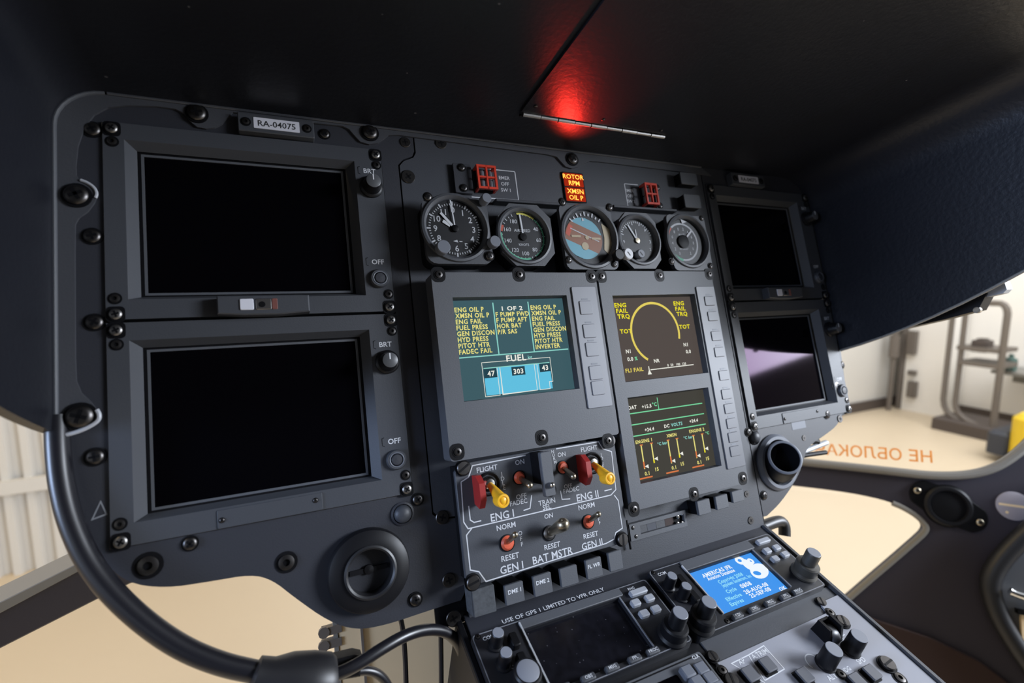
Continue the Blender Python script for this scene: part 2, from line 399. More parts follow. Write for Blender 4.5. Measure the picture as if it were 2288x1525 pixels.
# ================================================================== the hangar
WY, WX = 3.35, 6.9
structure('floor', MB().box((-7, -5, -0.1), (WX + 0.2, WY + 0.2, 0)), 'floor')
b = MB(); prof = []; x = -7.0
while x < 1.9:                       # trapezoid siding ribs
    prof += [(x, 0), (x + 0.035, 0), (x + 0.048, -0.035), (x + 0.077, -0.035)]; x += 0.09
prof += [(x, 0), (WX, 0)]
poly = [(px_, WY + py_) for px_, py_ in prof] + [(WX, WY + 0.2), (-7, WY + 0.2)]
b.prism(poly, 0, 6.0); wf = structure('wall_front', b, 'siding', ang=20)
b = MB(); h_ = hitY(20, 1082, WY).z; b.box((-7, WY - 0.06, h_ - 0.035), (1.9, WY - 0.025, h_ + 0.035)); structure('girt_rail', b, 'siding', parent=wf)
wr_ = structure('wall_right', MB().box((WX, -5, 0), (WX + 0.2, WY, 6.0)), 'wallwhite')
structure('baseboard_front', MB().box((2.0, WY - 0.03, 0), (WX, WY - 0.002, 0.11)), 'browndark')
structure('baseboard_right', MB().box((WX - 0.03, -3, 0), (WX - 0.002, WY - 0.05, 0.11)), 'browndark')
def wsolid(name, mb, mats, label, cat, group=None, loc=None):
    """a thing in plain world metres"""
    if loc is None: loc = (sum(v[0] for v in mb.v) / len(mb.v), sum(v[1] for v in mb.v) / len(mb.v), min(v[2] for v in mb.v))
    me = mesh(name, mb, mats, loc, 1.0); o = bpy.data.objects.new(name, me); COL.objects.link(o); o.location = loc; return tag(o, label, cat, group)
def wthing(name, label, cat, loc):
    o = bpy.data.objects.new(name, None); COL.objects.link(o); o.location = loc; o.empty_display_size = 0.05; BASE[o.name] = tuple(loc); return tag(o, label, cat)
def wpart(th, name, mb, mats, label=None):
    o = bpy.data.objects.new(name, mesh(name, mb, mats, tuple(th.location), 1.0)); COL.objects.link(o); o.parent = th
    if label: o['label'] = label
    return o
# steel conduits in the hangar corner
for i, (px, lab) in enumerate(((1990, 'left of the two brown pipes in the hangar corner'), (2012, 'right of the two brown pipes in the hangar corner'))):
    p = hitY(px, 860, WY - 0.12); b = MB(); b.tube([(p.x, p.y, 0.0), (p.x, p.y, 1.2), (p.x, p.y, 5.0)], 0.036 if i else 0.026, 12)
    if not i: b.lathe((p.x, p.y, 0.62), [(0.05, 0), (0.05, 0.25)], 12)
    wsolid('hangar_pipe', b, 'pipe', lab, 'pipe', 'corner pipes')
# switch boxes on the pale column
c0 = hitX(2015, 880, 6.55); c1 = hitX(2112, 880, 6.55); 
wsolid('wall_column', MB().box((6.56, min(c0.y, c1.y), 0), (6.88, max(c0.y, c1.y), 5.5)), 'wallwhite', 'pale square column standing beside the corner pipes', 'column')
for (y0, y1, lab) in ((738, 792, 'tall dark box mounted high on the pale column'), (826, 838, 'small dark box in the middle of the pale column'), (850, 888, 'dark box mounted low on the pale column')):
    p = hitX(2033, y0, 6.54); q = hitX(2047, y1, 6.54); b = MB()
    b.box((6.49, q.y, q.z), (6.555, p.y, p.z)); b.box((6.483, q.y + 0.01, q.z + 0.01), (6.49, p.y - 0.01, p.z - 0.01)); wsolid('switch_box', b, 'pipe', lab, 'box', 'boxes on the column', loc=(6.55, (p.y + q.y) / 2, q.z))
# tubular work stand with shelves
def fx(px, py, X=6.1): return hitX(px, py, X)
st = wthing('work_stand', 'grey tubular work stand with bent feet and two shelf rails', 'stand', (6.1, 2.2, 0))
for (px0, yb) in ((2112, 906), (2140, 900)):
    p = fx(px0, 850); b = MB(); b.tube(smooth([(6.1, p.y, 3.0), (6.1, p.y, 0.5), (6.1, p.y, 0.18), (6.1, p.y - 0.22, 0.09), (6.1, p.y - 0.5, 0.09)], 2), 0.024, 10); wpart(st, 'post', b, 'pipe')
p = fx(2232, 850); q = fx(2200, 676); b = MB(); b.tube(smooth([(6.1, p.y, 0.05), (6.1, p.y, q.z - 0.25), (6.1, p.y, q.z), (6.1, q.y - 0.02, q.z), (6.1, q.y + 0.25, q.z)], 2), 0.028, 10); wpart(st, 'post', b, 'pipe')
for py in (782, 817):
    p = fx(2140, py); q = fx(2235, py + 3); wpart(st, 'shelf_rail', MB().box((6.07, q.y, q.z - 0.02), (6.45, p.y, q.z + 0.02)), 'pipe')
p = fx(2112, 895); q = fx(2262, 925); b = MB(); b.prism([(6.0, p.y + 0.05), (6.5, p.y + 0.05), (6.5, q.y), (6.0, q.y)], 0.0, 0.13, 0.02); wpart(st, 'base_frame', b, 'browndark')
p = fx(2183, 773); b = MB(); b.prism(rr(6.12, p.y - 0.06, 6.28, p.y + 0.06, 0.015), p.z - 0.06, p.z + 0.055, 0.01); b.box((6.15, p.y - 0.03, p.z + 0.055), (6.25, p.y + 0.03, p.z + 0.07)); wsolid('small_box', b, 'browndark', 'small dark red-brown box sitting on the stand shelf', 'box')
p = fx(2256, 826, 6.5); q = fx(2256, 790, 6.5); b = MB(); hh = q.z - p.z; b.lathe((6.5, p.y, p.z), [(0.05, 0), (0.05, hh * 0.7), (0.02, hh * 0.82), (0.02, hh)], 14); wsolid('bottle', b, 'teal', 'green bottle on the ledge by the hangar wall', 'bottle')
p = fx(2225, 824, 6.5); wsolid('wall_ledge', MB().box((6.4, -1.0, p.z - 0.03), (6.89, p.y, p.z)).box((6.6, -0.9, p.z - 0.12), (6.88, p.y - 0.1, p.z - 0.03)), 'trimgrey', 'grey ledge along the hangar wall under the green bottle', 'ledge')
# yellow machine at the frame edge
p = fx(2290, 920, 5.6); mt = wthing('floor_machine', 'yellow wheeled machine with dark front by the hangar wall', 'machine', (5.6, p.y, 0))
b = MB(); y0 = p.y + 0.02; b.prism(rr(5.35, y0 - 0.7, 5.95, y0, 0.12), 0.08, 0.44, 0.04); wpart(mt, 'body', b, 'machine_yellow')
b = MB(); b.prism(rr(5.4, y0 - 0.02, 5.9, y0 + 0.14, 0.05), 0.06, 0.26, 0.03); wpart(mt, 'front_guard', b, 'navy')
for dy in (-0.1, -0.55):
    b = MB(); b.lathe((5.36, y0 + dy, 0.07), [(0.07, -0.03), (0.07, 0.05)], 18, M=Matrix.Rotation(math.pi / 2, 3, 'Y')); wpart(mt, 'wheel', b, 'rubber')

# ================================================================== cabin shell behind and beside the camera
structure('ceiling', MB().box((-0.75, -1.6, 2.02), (1.3, -0.02, 2.08)), 'interior')
structure('wall_back', MB().box((-0.75, -1.62, 0.5), (1.3, -1.55, 2.02)), 'interior_dark')
b = MB(); b.box((-0.80, -1.55, 0.5), (-0.74, -0.3, 1.35)); b.box((-0.80, -1.55, 1.95), (-0.74, -0.3, 2.02)); structure('wall_left', b, 'interior_dark')

# ================================================================== instrument panel plates
ip = thing('instrument_panel', 'dark grey metal instrument panel spanning the cockpit under the hood', 'panel')
low = smooth([(181, -214), (143, -215), (93, -217), (62, -213), (36, -197), (6, -166), (-14, -143), (-33, -133), (-68, -131), (-105, -128), (-134, -116), (-152, -91), (-167, -58), (-177, -19), (-184, 25)], 2)
def mfd_hole(u0, v0, u1, v1): return [(u0, v0), (u1, v0), (u1, v1), (u0, v1)]
UL, LL = (-146, 131, 137, 341), (-146, -84, 137, 129.5)
UR, LR = (696, 131, 964, 341), (696, -86, 964, 129.5)
b = MB(); plate(b, [(-184, 373), (181, 373), (181, 345), (178, 338), (165, 332), (158, 324), (157, -112), (165, -120), (187, -122), (187, -206)] + low, [mfd_hole(-146, -84, 137, 341)], -4, 0)
lw = part(ip, 'side_plate', b, 'panel', ang=20)
b = MB(); b.prism([(183, 373), (183, 343), (179, 336), (166, 330), (160, 323), (159, -110), (166, -118), (189, -120), (189, -262), (690, -262), (690, 373)], -4, 0)
cp = part(ip, 'center_plate', b, 'center', ang=20)
rw = [(692, 373), (692, -222)] + smooth([(700, -222), (738, -208), (790, -176), (812, -150), (830, -130), (880, -118), (925, -104), (955, -70), (968, -30), (972, 14)], 2) + [(975, 32), (975, 373)]
b = MB(); plate(b, rw, [mfd_hole(696, -86, 964, 341)], -4, 0); part(ip, 'side_plate', b, 'panel', ang=20)
for q in ((150, -240, 195, 372), (683, -235, 698, 372)): b = MB(); b.box((q[0], q[1], -8), (q[2], q[3], -5)); part(ip, 'seam_backing', b, 'black')
for q in ((-150, 126, 142, 134), (690, 126, 976, 134)): b = MB(); b.box((q[0], q[1], -10.2), (q[2], q[3], -8.3)); part(ip, 'seam_backing', b, 'black')
for q in ((-152, -92, 144, 348), (688, -94, 970, 348)): b = MB(); b.box((q[0], q[1], -64), (q[2], q[3], -62)); part(ip, 'rack_backing', b, 'black')
for px, py, r, kd in ((207, 290, 7, 'pan'), (207, 528, 7, 'pan'), (212, 720, 7, 'pan'), (213, 1020, 7, 'pan'), (425, 1213, 6, 'pan'), (933, 1115, 6, 'pan'), (928, 1338, 6.5, 'pan'), (725, 300, 5.5, 'pan'),
                      (332, 1262, 9, 'sock'), (640, 1255, 8, 'sock'), (905, 318, 7, 'flat'), (985, 320, 8, 'flat'), (912, 395, 9, 'flat'), (988, 1155, 8, 'flat'), (1003, 1295, 8, 'flat'), (1013, 1381, 9, 'flat'),
                      (1846, 925, 7, 'pan'), (1868, 862, 9, 'sock'), (1880, 815, 6, 'pan'), (1671, 965, 6, 'pan'), (1706, 1106, 6, 'pan'), (1796, 978, 5, 'flat'), (1876, 935, 7, 'flat'), (1677, 1162, 6, 'flat'), (1668, 1103, 5, 'flat')):
    screw(ip, L3(A(px, py), 0), r, kd)
b = MB()                                        # scratched triangle and stuck label
t1, t2, t3 = A(225, 1120), A(206, 1160), A(238, 1148); b.ribbon([t1, t2, t3], 1.4, 0.25, True)
part(ip, 'scratch_mark', b, 'dimprint')
r_ = rpx([(1766, 932), (1797, 928), (1800, 955), (1770, 960)]); b = MB(); b.rect(*r_, 0.3); part(ip, 'stuck_label', b, 'greycap', 'faint pale label')

# ================================================================== glareshield hood
gs = thing('glareshield', 'large matte black glareshield hood above the instrument panel', 'glareshield', base=(390, 372, 0))
def vb(n): return 29 + 0.12 * n + 0.0005 * n * n
def prof(n, o=0.0):
    p = [(-184 - o, vb(n)), (-184 - o, 200), (-184 - o, 330)]
    for i in range(1, 8): a = math.radians(180 - 90 * i / 8); p.append((-142 + (42 + o) * math.cos(a), 330 + (42 + o) * math.sin(a)))
    p += [(-142, 372 + o), (100, 372 + o), (300, 372 + o), (520, 372 + o), (760, 372 + o), (905, 372 + o)]
    for i in range(1, 8): a = math.radians(90 - 90 * i / 8); p.append((905 + (66 + o) * math.cos(a), 306 + (66 + o) * math.sin(a)))
    p += [(971 + o, 306), (971 + o, 180), (971 + o, vb(n))]; return p
rings = []
nmx = [330] * 4 + [340, 355, 370, 385, 400, 415] + [430] * 6 + [415, 400, 385, 370, 355, 345, 335] + [330] * 3     # the side walls reach less far back than the top
for s_ in (0, .07, .14, .21, .28, .37, .46, .56, .67, .78, .89, 1.0):
    ri = []
    for o in (0, 9):
        row = []
        for i in range(len(prof(0))): n = s_ * nmx[i]; x, y = prof(n, o)[i]; row.append((x, y, n))
        ri += row if o == 0 else row[::-1]
    rings.append(ri)
b = MB(); b.loft(rings); part(gs, 'hood_shell', b, 'hood')
def P3(l, n=3.0): return [A(x, y, n) for x, y in l]
inner = P3([(1590, 392), (1480, 378), (1340, 361), (1318, 360), (1305, 366), (1292, 373), (1278, 376), (1264, 372), (1254, 361), (1244, 350), (1225, 345), (1050, 322), (890, 301), (868, 302), (858, 310), (845, 319), (825, 322), (805, 316), (792, 302), (780, 288), (765, 281), (705, 275), (520, 250), (508, 262), (496, 277), (480, 285), (460, 287), (440, 283), (424, 270), (410, 252), (392, 243), (350, 237), (285, 235), (240, 240), (210, 256), (188, 285), (174, 325), (169, 370), (170, 390), (178, 402), (196, 408), (212, 420), (217, 434), (211, 452), (196, 472), (176, 486), (168, 500), (167, 560), (168, 800), (170, 850), (181, 876), (203, 897), (219, 918), (217, 938), (195, 955), (160, 967)])
outer = [(-183, 29), (-183, 200), (-183, 330)] + [(-142 + 41 * math.cos(math.radians(180 - 11.25 * i)), 330 + 41 * math.sin(math.radians(180 - 11.25 * i))) for i in range(1, 8)] + [(-142, 371), (200, 371), (690, 371)]
b = MB(); plate(b, outer + inner, [], 0.5, 3.0); fl = part(gs, 'flange', b, 'flange', 'dark grey scalloped rim of the hood', ang=20)
b = MB(); b.tube([(-183, v, 3.5) for v in (30, 100, 200, 300, 330)] + [(-142 + 41 * math.cos(math.radians(180 - 11.25 * i)), 330 + 41 * math.sin(math.radians(180 - 11.25 * i)), 3.5) for i in range(1, 9)], 2.2, 8); part(gs, 'edge_bead_and_highlight', b, 'module')
b = MB(); b.tube([(u, 371.0, 3.5) for u in (-140, 100, 400, 690)], 1.8, 8); part(gs, 'edge_bead_and_highlight', b, 'flange')
b = MB(); b.tube([(971, vb(n), n) for n in (2, 40, 80, 120, 160, 200, 240, 280, 328)], 2.2, 8); part(gs, 'edge_bead_and_highlight', b, 'trimgrey')  # pale tube stands in for the highlight along the right wall's lower edge
for px, py, r in ((440, 254, 9), (172, 437, 10), (180, 930, 10.5), (826, 297, 9), (1278, 356, 8.5)): screw(gs, L3(A(px, py, 3), 3), r, 'pan')
# hinged lid in the hood, with its piano hinge
b = MB(); lid = [(302, 80), (548, 80), (700, 92), (760, 200), (760, 436), (302, 436)]
vs = [(u, 368.6, n) for u, n in lid] + [(u, 371.5, n) for u, n in lid]; m_ = len(lid)
b.add(vs, [tuple(range(m_)), tuple(range(2 * m_ - 1, m_ - 1, -1))] + [(i, m_ + i, m_ + (i + 1) % m_, (i + 1) % m_) for i in range(m_)]); part(gs, 'lid', b, 'hood', 'hinged lid in the hood underside')
b = MB(); b.box((304, 368.5, 70.5), (545, 371, 73)); hg = part(gs, 'hinge', b, 'darksteel')
nk = 9
for i in range(nk):
    u0 = 306 + i * 238 / nk; u1 = 306 + (i + 1) * 238 / nk - 1.2; b = MB(); b.tube([(u0, 368.2, 77 - i * .3), (u1, 368.2, 77 - i * .3)], 2.7 if i % 2 else 3.2, 10); part(hg, 'knuckle', b, 'steel')
def hood_n(px, py): r = ray(px, py); t = ((PAN.w((0, 372, 0)) - CAM).dot(V)) / r.dot(V); q = (CAM + r * t - PAN.o) / K; return q.dot(U), q.dot(N)
for px, py in ((1196, 232), (1347, 262), (1476, 287)):
    u, n = hood_n(px, py); b = MB(); b.lathe((0, 0, 0), [(2.6, 0), (2.6, 0.8), (1.6, 1.6), (0.001, 1.7)], 12, M=Matrix.Rotation(math.pi / 2, 3, 'X')); b.v = [(x + u, y + 368.5, z + n) for x, y, z in b.v]; part(gs, 'rivet', b, 'darksteel')
# white wire loop around the lower rim lobe and pale bead on the upper lobe
b = MB(); b.tube(smooth([L3(A(*p, 5), 5) for p in ((216, 915), (222, 925), (221, 938), (205, 950), (180, 962), (150, 971), (122, 974), (108, 972))], 2), 2.0, 8)
solid('wire_loop', b, 'tie', 'thin white wire loop around the bottom of the hood rim', 'wire', base=L3(A(160, 968, 5), 3))
b = MB(); b.tube(smooth([L3(A(*p, 3.5), 3.5) for p in ((180, 402), (196, 408), (211, 419), (217, 432), (213, 442))], 2), 1.5, 8, taper=None)
part(gs, 'lobe_bead', b, 'tie', 'pale bead on the rim lobe')
# ================================================================== multifunction displays
def knob_profile(b, c, z, r, h, k=0, kc=1):
    b.lathe((c[0], c[1], z), [(r * 1.3, 0), (r * 1.3, h * .16), (r * 1.2, h * .22), (r * 1.05, h * .26), (r * .84, h * .95), (r * .8, h)], 28, k)
    b.lathe((c[0], c[1], z), [(r * .80, h), (r * .76, h + .3), (0.001, h + .3)], 28, kc)
def mfd(rect, label, latch=False, strip=False):
    u0, v0, u1, v1 = rect; t = thing('flight_display', label, 'display', base=((u0 + u1) / 2, v0, 0), group='flight displays')
    op = (u0 + 19, v0 + 21, u1 - 34, v1 - 19); si = (op[0] + 8.5, op[1] + 5, op[2] - 9.5, op[3] - 6)
    b = MB(); b.frame((u0 + 1.1, v0 + 1.0, u1 - 1.1, v1 - 1.0), op, -8, 3); part(t, 'bezel', b, 'bezel')
    b = MB(); b.bevelring(op, si, 3, -9); part(t, 'bevel', b, 'bezel')
    b = MB(); b.frame(si, (si[0] + 3, si[1] + 2, si[2] - 3, si[3] - 2), -12, -10.8); part(t, 'gasket', b, 'black'); si = (si[0] + 3, si[1] + 2, si[2] - 3, si[3] - 2)
    b = MB(); b.frame(si, (si[0] + 2.5, si[1] + 2.5, si[2] - 2.5, si[3] - 2.5), -12, -10.4); part(t, 'lip', b, 'module')
    b = MB(); b.box((si[0] - 2, si[1] - 2, -13.5), (si[2] + 2, si[3] + 2, -11.6)); part(t, 'screen', b, 'screen_off', 'dark switched-off screen')
    b = MB(); b.box((u0 + .2, v0 + .2, -60), (u1 - .2, v1 - .2, -14)); part(t, 'housing', b, 'black')
    c = u1 - 16.5
    kz = v1 - 52 if not strip else v1 - 59
    b = MB(); knob_profile(b, (c, kz), 3, 10.8, 19, 0, 1); b.box((c - .7, kz + 1, 22.2), (c + .7, kz + 8, 22.5), 2); part(t, 'knob', b, ['knob', 'knobcap', 'white'])
    zz = v0 + 41
    b = MB(); b.lathe((c, zz, 3), [(11.5, 0), (11.5, 3), (10.2, 5), (8.6, 5), (8.4, 3.2)], 28, 0, cap=False); b.lathe((c, zz, 3), [(8.5, 0), (8.5, 5.3), (7.9, 5.6), (7.2, 5.2)], 28, 2, cap=False); rg = part(t, 'button_ring', b, ['bezel', 'black', 'greycap'])
    b = MB(); b.lathe((c, zz, 3), [(6.6, 0), (6.6, 4.4), (5.6, 5.8), (0.001, 6.2)], 24); part(rg, 'button', b, 'panel')
    b = MB(); b.text('BRT', (c, kz + 21.5), 6.2, 3.15); part(t, 'knob_lettering', b, 'white'); b = MB(); b.text('OFF', (c, zz + 21.5), 6.2, 3.15); part(t, 'button_lettering', b, 'white')
    for y in (kz + 21.5, zz + 21.5):
        b = MB(); b.ribbon([(c - 11.5, y + 5), (c - 14, y + 4), (c - 14, y - 4), (c - 11.5, y - 5)], .8, 3.1); part(t, 'label_outline', b, 'black')
    for (x, y, big) in ((u0 + 9, v1 - 8.5, 1), (u0 + 9, v1 - 22.5, 0), (u1 - 3.5, v1 - 8.5, 1), (u1 - 3.5, v1 - 22, 0), (u0 + 8.5, v0 + 22, 0), (u0 + 9, v0 + 6, 1), (u1 - 3.5, v0 + 22, 0), (u1 - 3.5, v0 + 6, 1)):
        x = min(x, u1 - 7.5)
        if big:
            b = MB(); b.prism(rr(x - 8, y - 8, x + 7.5, y + 8, 4, 3), 2.5, 3.3); part(t, 'screw_recess', b, 'black')
        screw(t, (x, y, 3.3 if big else 3), 5.4 if big else 4.4, 'pan' if big else 'sock', 'steel' if big else 'darksteel')
    if strip:
        m = (u0 + u1) / 2 - 6; b = MB(); b.prism(rr(m - 49, v0 + 1, m + 49, v0 + 19, 1.5, 2), 2.5, 4.2, .4); part(t, 'label_strip', b, 'bezel')
        screw(t, (m - 45, v0 + 9, 4.2), 2.2, 'pan'); screw(t, (m + 42, v0 + 12, 4.2), 2.2, 'pan')
    if latch:
        m = (u0 + u1) / 2 - 1.5; y = v0 + 10
        b = MB(); pl = [(m - 44, y - 9), (m - 20, y - 11), (m + 14, y - 11.5), (m + 40, y - 9.5), (m + 45, y - 9), (m + 45, y + 9.5), (m + 38, y + 10), (m - 44, y + 10)]
        b.prism(pl, 3, 16, 1.2); h = part(t, 'lamp_housing', b, 'bezel', 'small lamp housing on the lower bezel edge')
        b = MB(); b.prism(rr(m - 23, y - 6, m - 10, y + 6, 1.2, 2), 15.5, 17.2, .5); part(h, 'lens', b, 'label')
        b = MB(); b.prism(rr(m - 8, y - 6, m + 7, y + 6, 1.2, 2), 15.5, 17, .5); b.lathe((m - 2, y - 0.5, 17), [(3.2, 0), (3.2, .4)], 14, 1); part(h, 'catch', b, ['steel', 'black'])
        b = MB(); b.prism(rr(m + 7.5, y - 6, m + 13, y + 6, 1, 2), 15.5, 16.8, .4); part(h, 'red_lens', b, 'dimred')
    return t
mfd(UL, 'upper left black screen display with lamp housing on its lower edge', latch=True)
mfd(LL, 'lower left black screen display above the round air vent', strip=True)
mfd(UR, 'upper right display deep in the hood shadow', latch=True)
mfd(LR, 'lower right display with magenta reflections on its dark screen', strip=True)

# ================================================================== registration placards
def placard(c, w_, h, label, txt):
    t = thing('registration_placard', label, 'placard', base=(c[0], c[1], 0), group='registration placards')
    b = MB(); b.prism(rr(c[0] - w_ / 2, c[1] - h / 2, c[0] + w_ / 2, c[1] + h / 2, 1.5, 3), 0, 11, .8); part(t, 'body', b, 'bezel')
    b = MB(); b.prism(rr(c[0] - w_ * .30, c[1] - h * .30, c[0] + w_ * .30, c[1] + h * .30, .8, 2), 10.6, 11.6); part(t, 'plate', b, 'label', 'white name plate')
    b = MB(); b.text(txt, c, 7.2, 11.75, xs=min(1.15, 46 / 46)); part(t, 'lettering', b, 'ink')
    for s_ in (-1, 1): screw(t, (c[0] + s_ * w_ * .40, c[1], 11), 4, 'sock')
placard((18.5, 353), 80, 22, 'white RA-04075 registration plate on the lit side under the hood rim', 'RA-04075')
placard((795, 353), 84, 22, 'registration plate in the shaded right corner under the hood', 'RA-04075')

# ================================================================== round gauges
GN = 34.0        # front face height of the gauges above the panel
def gauge_base(name, label, c, poly, r, screws=(), body=True):
    t = thing(name, label, 'gauge', base=(c[0], c[1], 0), group='round gauges')
    b = MB(); b.starring(c, poly, r * 1.02, GN - 7, GN); part(t, 'flange', b, 'module' if 0 else 'bezel', ang=25)
    ip_ = inset(poly if area2(poly) > 0 else poly[::-1], 3); b = MB(); b.prism(ip_, 0, GN - 6); part(t, 'case', b, 'black')
    b = MB(); b.lathe((c[0], c[1], 0), [(r * 1.04, GN - 3), (r * 1.08, GN - .5), (r * 1.05, GN + 2.5), (r * .98, GN + 3), (r * .90, GN - .5), (r * .885, GN - 4)], 48, cap=False); part(t, 'rim', b, 'bezel')
    b = MB(); b.lathe((c[0], c[1], 0), [(r * 1.0, GN - 5.5), (r * 1.0, GN - 5)], 48); d = part(t, 'dial', b, 'dial')
    b = MB(); b.lathe((c[0], c[1], 0), [(r * .885, GN - .9), (r * .885, GN - .6)], 48); part(t, 'glass', b, 'glass')
    for s_ in screws: screw(t, (s_[0], s_[1], GN), s_[2], 'pan', 'darksteel')
    return t
DZ = GN - 4.7
def pol(c, r, a): a = math.radians(a); return (c[0] + r * math.sin(a), c[1] + r * math.cos(a))
def gpx(px, py, n=GN): return A(px, py, n)
# clock
c = gpx(1019, 508); r = (gpx(1094, 508)[0] - gpx(947, 508)[0]) / 2
q = [gpx(945, 440), gpx(965, 434), gpx(1090, 440), gpx(1098, 470), gpx(1104, 560), gpx(1098, 588), gpx(960, 580), gpx(940, 555)]
u0, v1 = gpx(940, 437); u1, v0 = gpx(1104, 590)
t = gauge_base('cockpit_clock', 'black twelve-hour cockpit clock at the left end of the gauge row', c, rr(u0, v0, u1, v1, 13, 4), r * .97, [L3(gpx(955, 440), 5), L3(gpx(1093, 572), 5.5)])
r *= .97; b = MB()
for i in range(60): b.tick(c, r * .74, r * (.86 if i % 5 == 0 else .80), i * 6, 1.0 if i % 5 else 2.0, DZ)
for i, s_ in enumerate(['0', '1', '2', '3', '4', '5', '6', '7', '8', '9', '10', '11']): b.text(s_, pol(c, r * .60, i * 30), 8.0, DZ)
part(t, 'markings', b, 'print')
b = MB(); b.tick(c, 5, r * .62, -40, 3.4, DZ + 1.2); b.tick(c, 7, r * .42, -57, 4.2, DZ + .9); part(t, 'hour_hand', b, 'white')
b = MB(); b.tick(c, 3, r * .88, -4, 1.6, DZ + 2.0); b.tick(c, r * .52, r * .72, -4, 3, DZ + 2.0); part(t, 'second_hand', b, 'white')
b = MB(); b.poly([pol(c, r * .40, 195), pol(c, r * .34, 175), pol(c, r * .43, 172)], DZ + .5); b.rect(c[0] + 4, c[1] - 17, c[0] + 8, c[1] - 16, DZ + .5); part(t, 'index', b, 'print')
b = MB(); b.lathe((c[0], c[1], DZ), [(4.5, 0), (4.5, 2.6), (3, 3.2), (0.001, 3.3)], 16); part(t, 'hub', b, 'black')
for px, py, rad, h in ((992, 550, 8.5, 14), (1088, 441, 6.5, 16), (1107, 538, 7.5, 14)):
    k_ = gpx(px, py, GN + h); b = MB(); b.lathe((k_[0], k_[1], 0), [(rad * .7, GN - 4), (rad * .7, GN + 3), (rad, GN + 4), (rad, GN + h - 1), (rad * .9, GN + h), (0.001, GN + h)], 22); part(t, 'knob', b, 'greycap' if px > 1000 else 'greycap')
# airspeed
c = gpx(1172, 525); r = (gpx(1232, 525)[0] - gpx(1113, 525)[0]) / 2 * .95
u0, v1 = gpx(1109, 452); u1, v0 = gpx(1244, 594)
def oct_(u0, v0, u1, v1, k): return [(u0 + k, v0), (u1 - k, v0), (u1, v0 + k), (u1, v1 - k), (u1 - k, v1), (u0 + k, v1), (u0, v1 - k), (u0, v0 + k)]
t = gauge_base('airspeed_gauge', 'airspeed gauge with green and yellow arcs, second from the left', c, oct_(u0, v0, u1, v1, 18), r, [L3(gpx(1255, 450), 4.5)])
b = MB()
for i, s_ in enumerate(['40', '60', '80', '100', '120', '140', '160', '180']): b.text(s_, pol(c, r * .62, 62 + i * 38.5), 5.6, DZ)
for i in range(33): b.tick(c, r * .78, r * (.90 if i % 2 == 0 else .85), 6 + i * 10.3, 1.1, DZ)
b.text('AIRSPEED', (c[0], c[1] + r * .22), 4.2, DZ); b.text('KNOTS', (c[0], c[1] - r * .30), 3.4, DZ); part(t, 'markings', b, 'print')
b = MB(); b.arc(c, r * .80, r * .85, 40, 150, DZ + .1); b.arc(c, r * .80, r * .87, 165, 278, DZ + .1); part(t, 'green_arc', b, 'dgreen')
b = MB(); b.arc(c, r * .80, r * .87, -10, 38, DZ + .15); part(t, 'yellow_arc', b, 'dyellow')
b = MB(); b.arc(c, r * .78, r * .87, 282, 298, DZ + .15); part(t, 'red_arc', b, 'dred')
b = MB(); b.tick(c, -4, r * .80, -3, 2.2, DZ + 1.5); part(t, 'needle', b, 'white')
b = MB(); b.lathe((c[0], c[1] - 1, DZ), [(5, 0), (5, 2), (0.001, 2.4)], 16); part(t, 'hub', b, 'black')
# attitude
c = gpx(1318, 527); r = (gpx(1379, 527)[0] - gpx(1257, 527)[0]) / 2 * .97
u0, v1 = gpx(1247, 455); u1, v0 = gpx(1384, 602)
t = gauge_base('attitude_gauge', 'attitude gauge with tilted brown and blue ball in the middle of the row', c, rr(u0, v0, u1, v1, 9, 3), r, [L3(gpx(1361, 463), 5), L3(gpx(1270, 580), 4.5), L3(gpx(1256, 452), 4.5)])
T_ = math.radians(-22)
def rot(p, a=T_): return (c[0] + p[0] * math.cos(a) - p[1] * math.sin(a) - r * .16, c[1] + p[0] * math.sin(a) + p[1] * math.cos(a) - r * .04)
def cap(y0, y1, R): 
    pts = []
    for i in range(13):
        y = y0 + (y1 - y0) * i / 12; pts.append((math.sqrt(max(0, R * R - y * y)), y))
    return [rot(p) for p in pts] + [rot((-x, y)) for x, y in pts[::-1]]
R = r * .68
b = MB(); b.poly(cap(R * .52, R * .98, R), DZ + .2); b.poly(cap(-R * .98, -R * .42, R), DZ + .2); part(t, 'ball_sky', b, 'sky_blue', 'pale blue part of the ball')
b = MB(); b.poly(cap(-R * .42, R * .52, R), DZ + .22); part(t, 'ball_ground', b, 'earth', 'brown part of the ball')
b = MB(); b.poly([(c[0] + r * .58, c[1] + r * .48), (c[0] + r * .86, c[1] + r * .30), (c[0] + r * .88, c[1] - r * .2), (c[0] + r * .70, c[1] - r * .55), (c[0] + r * .55, c[1] - r * .4), (c[0] + r * .62, c[1])], DZ + .25); part(t, 'flag_plate', b, 'sand', 'beige side plate')
b = MB(); b.poly([(c[0] - r * .82, c[1] + r * .10), (c[0] - r * .66, c[1] + r * .42), (c[0] - r * .52, c[1] + r * .34), (c[0] - r * .70, c[1])], DZ + .4); part(t, 'warning_flag', b, 'dred', 'red warning flag')
b = MB(); b.rect(c[0] - r * .62, c[1] - r * .02, c[0] - r * .28, c[1] + r * .05, DZ + .8); b.rect(c[0] + r * .12, c[1] - r * .08, c[0] + r * .46, c[1] - r * .01, DZ + .8); b.disc((c[0] - r * .05, c[1] - r * .02), r * .07, DZ + .8, 12); b.disc((c[0] - r * .16, c[1] - r * .30), r * .13, DZ + .6, 14); part(t, 'aircraft_symbol', b, 'sand')
b = MB()
for i in range(-4, 5): b.tick(c, r * .70, r * (.84 if i % 2 == 0 else .79), i * 11 - 2, 2.2, DZ + .6)
